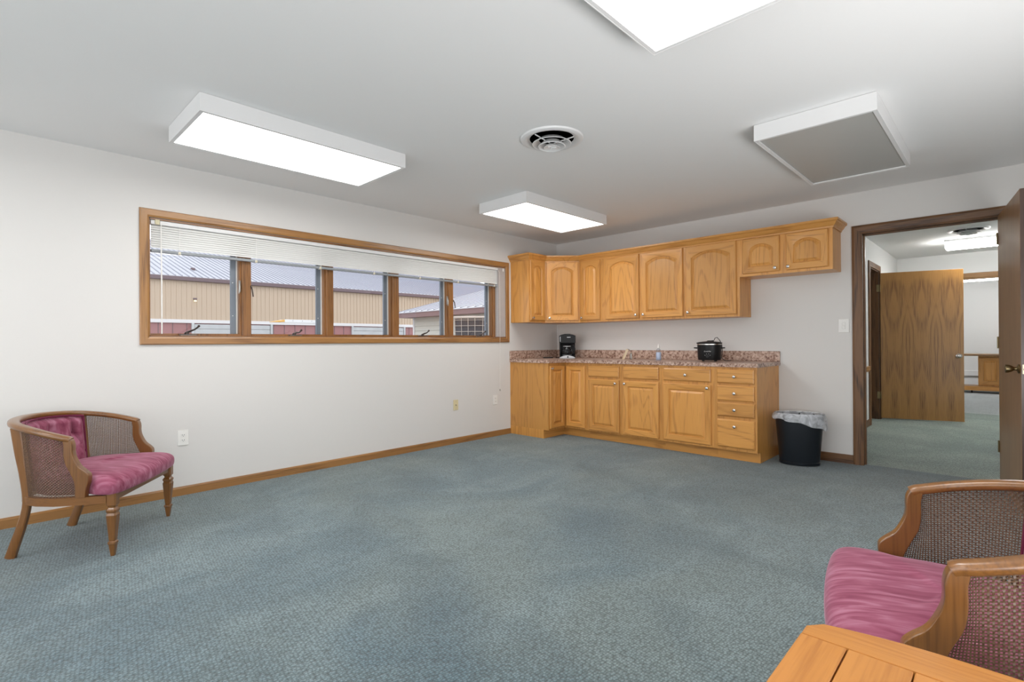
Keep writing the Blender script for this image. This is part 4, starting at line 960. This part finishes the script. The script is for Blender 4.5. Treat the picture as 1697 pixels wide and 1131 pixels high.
# ------------------------------------------------------------------ farthest room: desk and baseboard heater
t = thing('desk', 'low oak wheeled desk with brown top in the farthest room', 'desk', (4.4, 9.1, 0))
b = B(); box(b, 3.55, 5.4, 8.80, 9.45, .775, .815, bev=.004); obj('desk_top', b, LEAFW[1], t)
b = B(); box(b, 3.962, 4.34, 8.95, 9.42, .15, .775); cb_ = obj('cabinet_box', b, HONEY[0], t)
panel_door(t, (3.972, 8.95, .18), (1, 0, 0), .345, .56, OUTY, stile=.07)
b = B(); box(b, 3.58, 5.35, 8.90, 9.42, .055, .145, bev=.005); obj('plinth', b, HONEY[1], t)
for x in (3.86, 5.2):
    b = B(); lathe(b, [(.026, -.012), (.028, 0), (.026, .012)], (x, 8.98, .029), 14, axis=(1, 0, 0)); obj('caster', b, BLACKP, t)
t = thing('baseboard_heater', 'long white baseboard heater along the far wall behind the desk', 'heater', (4.4, 10.03, 0))
b = B(); box(b, 2.8, 6.4, 10.01, 10.079, .30, .42, bev=.006); box(b, 2.8, 6.4, 10.02, 10.079, .04, .285); obj('cover', b, WHITE, t)
b = B(); box(b, 2.8, 6.4, 10.03, 10.079, .285, .30); box(b, 2.8, 6.4, 10.005, 10.012, .27, .29); obj('grille', b, PEWTER, t)
b = B(); box(b, 4.36, 5.3, 10.03, 10.078, .42, .76); obj('cabinet_panel', b, plain('blue_panel', (.33, .38, .50), rough=.6), None, loc=(4.8, 10.05, .42), label='pale blue panel standing against the far wall behind the desk', cat='panel')

# ------------------------------------------------------------------ outside the window
GZ = -.35
b = B(); box(b, -90, -.15, -60, 80, GZ-.1, GZ); structure('ground', b, GROUND, 'grey gravel yard outside the window')
BX = -26.0; BY0, BY1 = -24, 31.0
t = thing('warehouse', 'long tan metal warehouse with red wainscot and pale ribbed roof beyond the window', 'building', (BX-6, 4, GZ))
b = B(); box(b, BX-14, BX, BY0, BY1, 2.3, 4.40); obj('wall', b, TAN, t)
b = B(); box(b, BX-14, BX-.02, BY0, BY1, GZ, 2.3); obj('wainscot', b, REDW, t)
b = B(); y = BY0
while y < BY1: box(b, BX-.005, BX+.035, y, y+.05, 2.395, 4.36); y += .2286*1.0
obj('siding_ribs', b, TAN, t, kind='stuff')
b = B(); y = BY0
while y < BY1: box(b, BX-.03, BX+.0, y, y+.025, GZ, 2.22); y += .62
obj('wainscot_seams', b, GUTTER, t, kind='stuff')
b = B(); box(b, BX-.04, BX+.09, BY0, BY1, 2.22, 2.395); obj('band', b, BAND, t)
b = B(); box(b, BX-.05, BX+.22, BY0, BY1+.1, 4.37, 4.57, bev=.02); obj('gutter', b, GUTTER, t)
SL = .29
def roofpt(x): return 4.57+(BX+.1-x)*SL
b = B(); extrude_poly(b, [(BX+.15, BY0, 4.55), (BX+.15, BY0, 4.60), (BX-14, BY0, roofpt(BX-14)+.03), (BX-14, BY0, roofpt(BX-14)-.1)], (0, BY1-BY0+.2, 0)); obj('roof', b, ROOFM, t)
b = B(); y = BY0
while y < BY1+.1:
    extrude_poly(b, [(BX+.16, y, 4.595), (BX+.16, y, 4.64), (BX-14, y, roofpt(BX-14)+.08), (BX-14, y, roofpt(BX-14)+.02)], (0, .05, 0)); y += .30
obj('roof_ribs', b, ROOFR, t, kind='stuff')
b = B(); box(b, BX-2.1, BX-1.9, 2.75, 2.95, roofpt(BX-2)+.02, roofpt(BX-2)+.16, bev=.02); obj('roof_vent', b, GUTTER, t)
b = B(); box(b, BX, BX+.10, 2.33, 2.50, 3.42, 3.52, bev=.01); lathe(b, [(.07, -.06), (.05, 0)], (BX+.12, 2.41, 3.40), 10, mi=1); obj('wall_lamp', b, [GUTTER, WARML], t)
for ya, yb in ((2.25, 6.2), (11.25, 15.2)):
    b = B(); box(b, BX-.01, BX+.10, ya, ya+.12, GZ, 2.22); box(b, BX-.01, BX+.10, yb, yb+.12, GZ, 2.22); fr = obj('overhead_door_frame', b, ALU if False else DOORG, t)
    for k in range(9):
        z = 2.17-k*.26; b = B(); box(b, BX-.01, BX+.05, ya+.13, yb-.01, z-.25, z, bev=.02); obj('door_slat', b, DOORG, fr)
# ladder laid on a rack in front of the warehouse
t = thing('ladder', 'long white aluminium ladder with an orange tip lying level before the warehouse', 'ladder', (-12, 2, GZ))
# (placed on a stand between the two buildings)
LX = -12.0
for q in (0, .38):
    b = B(); box(b, LX+q, LX+q+.03, 1.10, 2.60, 1.775, 1.870, bev=.004)
    for k in range(5): lathe(b, [(.012, 0), (.012, .002)], (LX+q+.03, 1.35+k*.3, 1.83), 10, axis=(1, 0, 0), mi=1)
    obj('rail', b, [WHITE, ALU], t)
for k in range(5):
    y = 1.25+k*.3; b = B(); tube(b, [(LX+.03, y, 1.82), (LX+.38, y, 1.82)], .016, 8); obj('rung', b, ALU, t)
b = B(); extrude_poly(b, [(LX, 1.10, 1.79), (LX, 1.10, 1.86), (LX, .80, 1.80), (LX, .80, 1.785)], (.41, 0, 0)); obj('tip', b, ORANGE, t, label='orange tapered tip')
for y in (2.34, 2.46):
    b = B(); box(b, LX-.02, LX+.43, y, y+.05, 1.735, 1.775); box(b, LX, LX+.05, y, y+.05, GZ, 1.74); box(b, LX+.36, LX+.41, y, y+.05, GZ, 1.74); obj('stand', b, GUTTER, t)
# shed
t = thing('shed', 'cream sided shed with ribbed metal roof and brown fascia beyond the right panes', 'shed', (-9.5, 10, GZ))
SX0, SX1, SY = -15.0, -3.0, 7.55
b = B(); box(b, SX0+.45, SX1, SY+.45, SY+6, GZ, 2.28); obj('wall', b, LAP, t)
z = GZ
b = B()
while z < 2.2:
    extrude_poly(b, [(SX0+.45, SY+.45, z), (SX0+.45, SY+.42, z), (SX0+.45, SY+.445, z+.18)], (SX1-SX0-.45, 0, 0)); extrude_poly(b, [(SX0+.45, SY+.45, z), (SX0+.42, SY+.45, z), (SX0+.445, SY+.45, z+.18)], (0, 5.5, 0)); z += .20
obj('lap_boards', b, LAP, t, kind='stuff')
b = B(); box(b, SX0+.40, SX0+.50, SY+.40, SY+.50, GZ, 2.26); obj('corner_trim', b, BAND, t)
b = B(); box(b, SX0, SX1, SY-.03, SY, 2.22, 2.44); box(b, SX0-.03, SX0, SY-.03, SY+6, 2.22, 2.44); box(b, SX0, SX1, SY, SY+.45, 2.22, 2.25); obj('fascia', b, FASCIA, t)
b = B(); extrude_poly(b, [(SX0-.03, SY-.06, 2.42), (SX0-.03, SY-.06, 2.47), (SX0-.03, SY+6, 2.47+6.06*.26), (SX0-.03, SY+6, 2.42+6.06*.26)], (SX1-SX0, 0, 0)); obj('roof', b, SHEDROOF, t)
x = SX0-.03
while x < SX1-.1:
    b = B(); extrude_poly(b, [(x, SY-.07, 2.46), (x, SY-.07, 2.49), (x, SY+6, 2.49+6.07*.26), (x, SY+6, 2.46+6.07*.26)], (.07, 0, 0)); obj('roof_rib', b, SHEDRIB, t); x += .42
# condenser
t = thing('condenser_unit', 'beige outdoor condenser unit with curved grille of dark louvres before the shed', 'condenser', (-4.54, 2.5, GZ), 0, world=False)
RZ = math.radians(-47); 
t.rotation_euler = (0, 0, 0)
P = 4.5
zt, zb2 = 1.715-GZ, .75-GZ
b = B(); lathe(b, [(.34, zb2), (.36, zt-.05)], (0, 0, 0), 48, power=P, rot=.6, cap0=True, cap1=True); obj('coil', b, FIN, t, smooth=True)
b = B(); lathe(b, [(.385, zt-.05), (.395, zt-.02), (.375, zt), (.05, zt+.02)], (0, 0, 0), 48, power=P, rot=.6); obj('top_cap', b, ACTAN, t, smooth=True)
b = B(); lathe(b, [(.375, zb2-.05), (.375, zb2+.03)], (0, 0, 0), 48, power=P, rot=.6); obj('base_pan', b, ACTAN, t)
b = B()
for k in range(7):
    zz = zb2+.1+k*.13; r = .345+.022*(zz-zb2)/(zt-zb2)
    pts = []
    for i in range(49):
        a = 2*math.pi*i/48; ca, sa = math.cos(a), math.sin(a); kk = (abs(ca)**P+abs(sa)**P)**(-1/P); x, y = (r+.014)*ca*kk, (r+.014)*sa*kk
        pts.append((x*math.cos(.6)-y*math.sin(.6), x*math.sin(.6)+y*math.cos(.6), zz))
    tube(b, pts, .006, 5)
for i in range(48):
    a = 2*math.pi*i/48; ca, sa = math.cos(a), math.sin(a); kk = (abs(ca)**P+abs(sa)**P)**(-1/P)
    if i % 3 == 0:
        q = []
        for zz, r in ((zb2, .352), (zt-.05, .372)):
            x, y = (r+.010)*ca*kk, (r+.010)*sa*kk; q.append((x*math.cos(.6)-y*math.sin(.6), x*math.sin(.6)+y*math.cos(.6), zz))
        tube(b, q, .006, 5)
obj('wire_guard', b, ACTAN, t)
for x in (-.3, .3):
    for y in (-.3, .3):
        b = B(); box(b, x-.025, x+.025, y-.025, y+.025, 0, zb2-.05); obj('stand_leg', b, ALU, t)
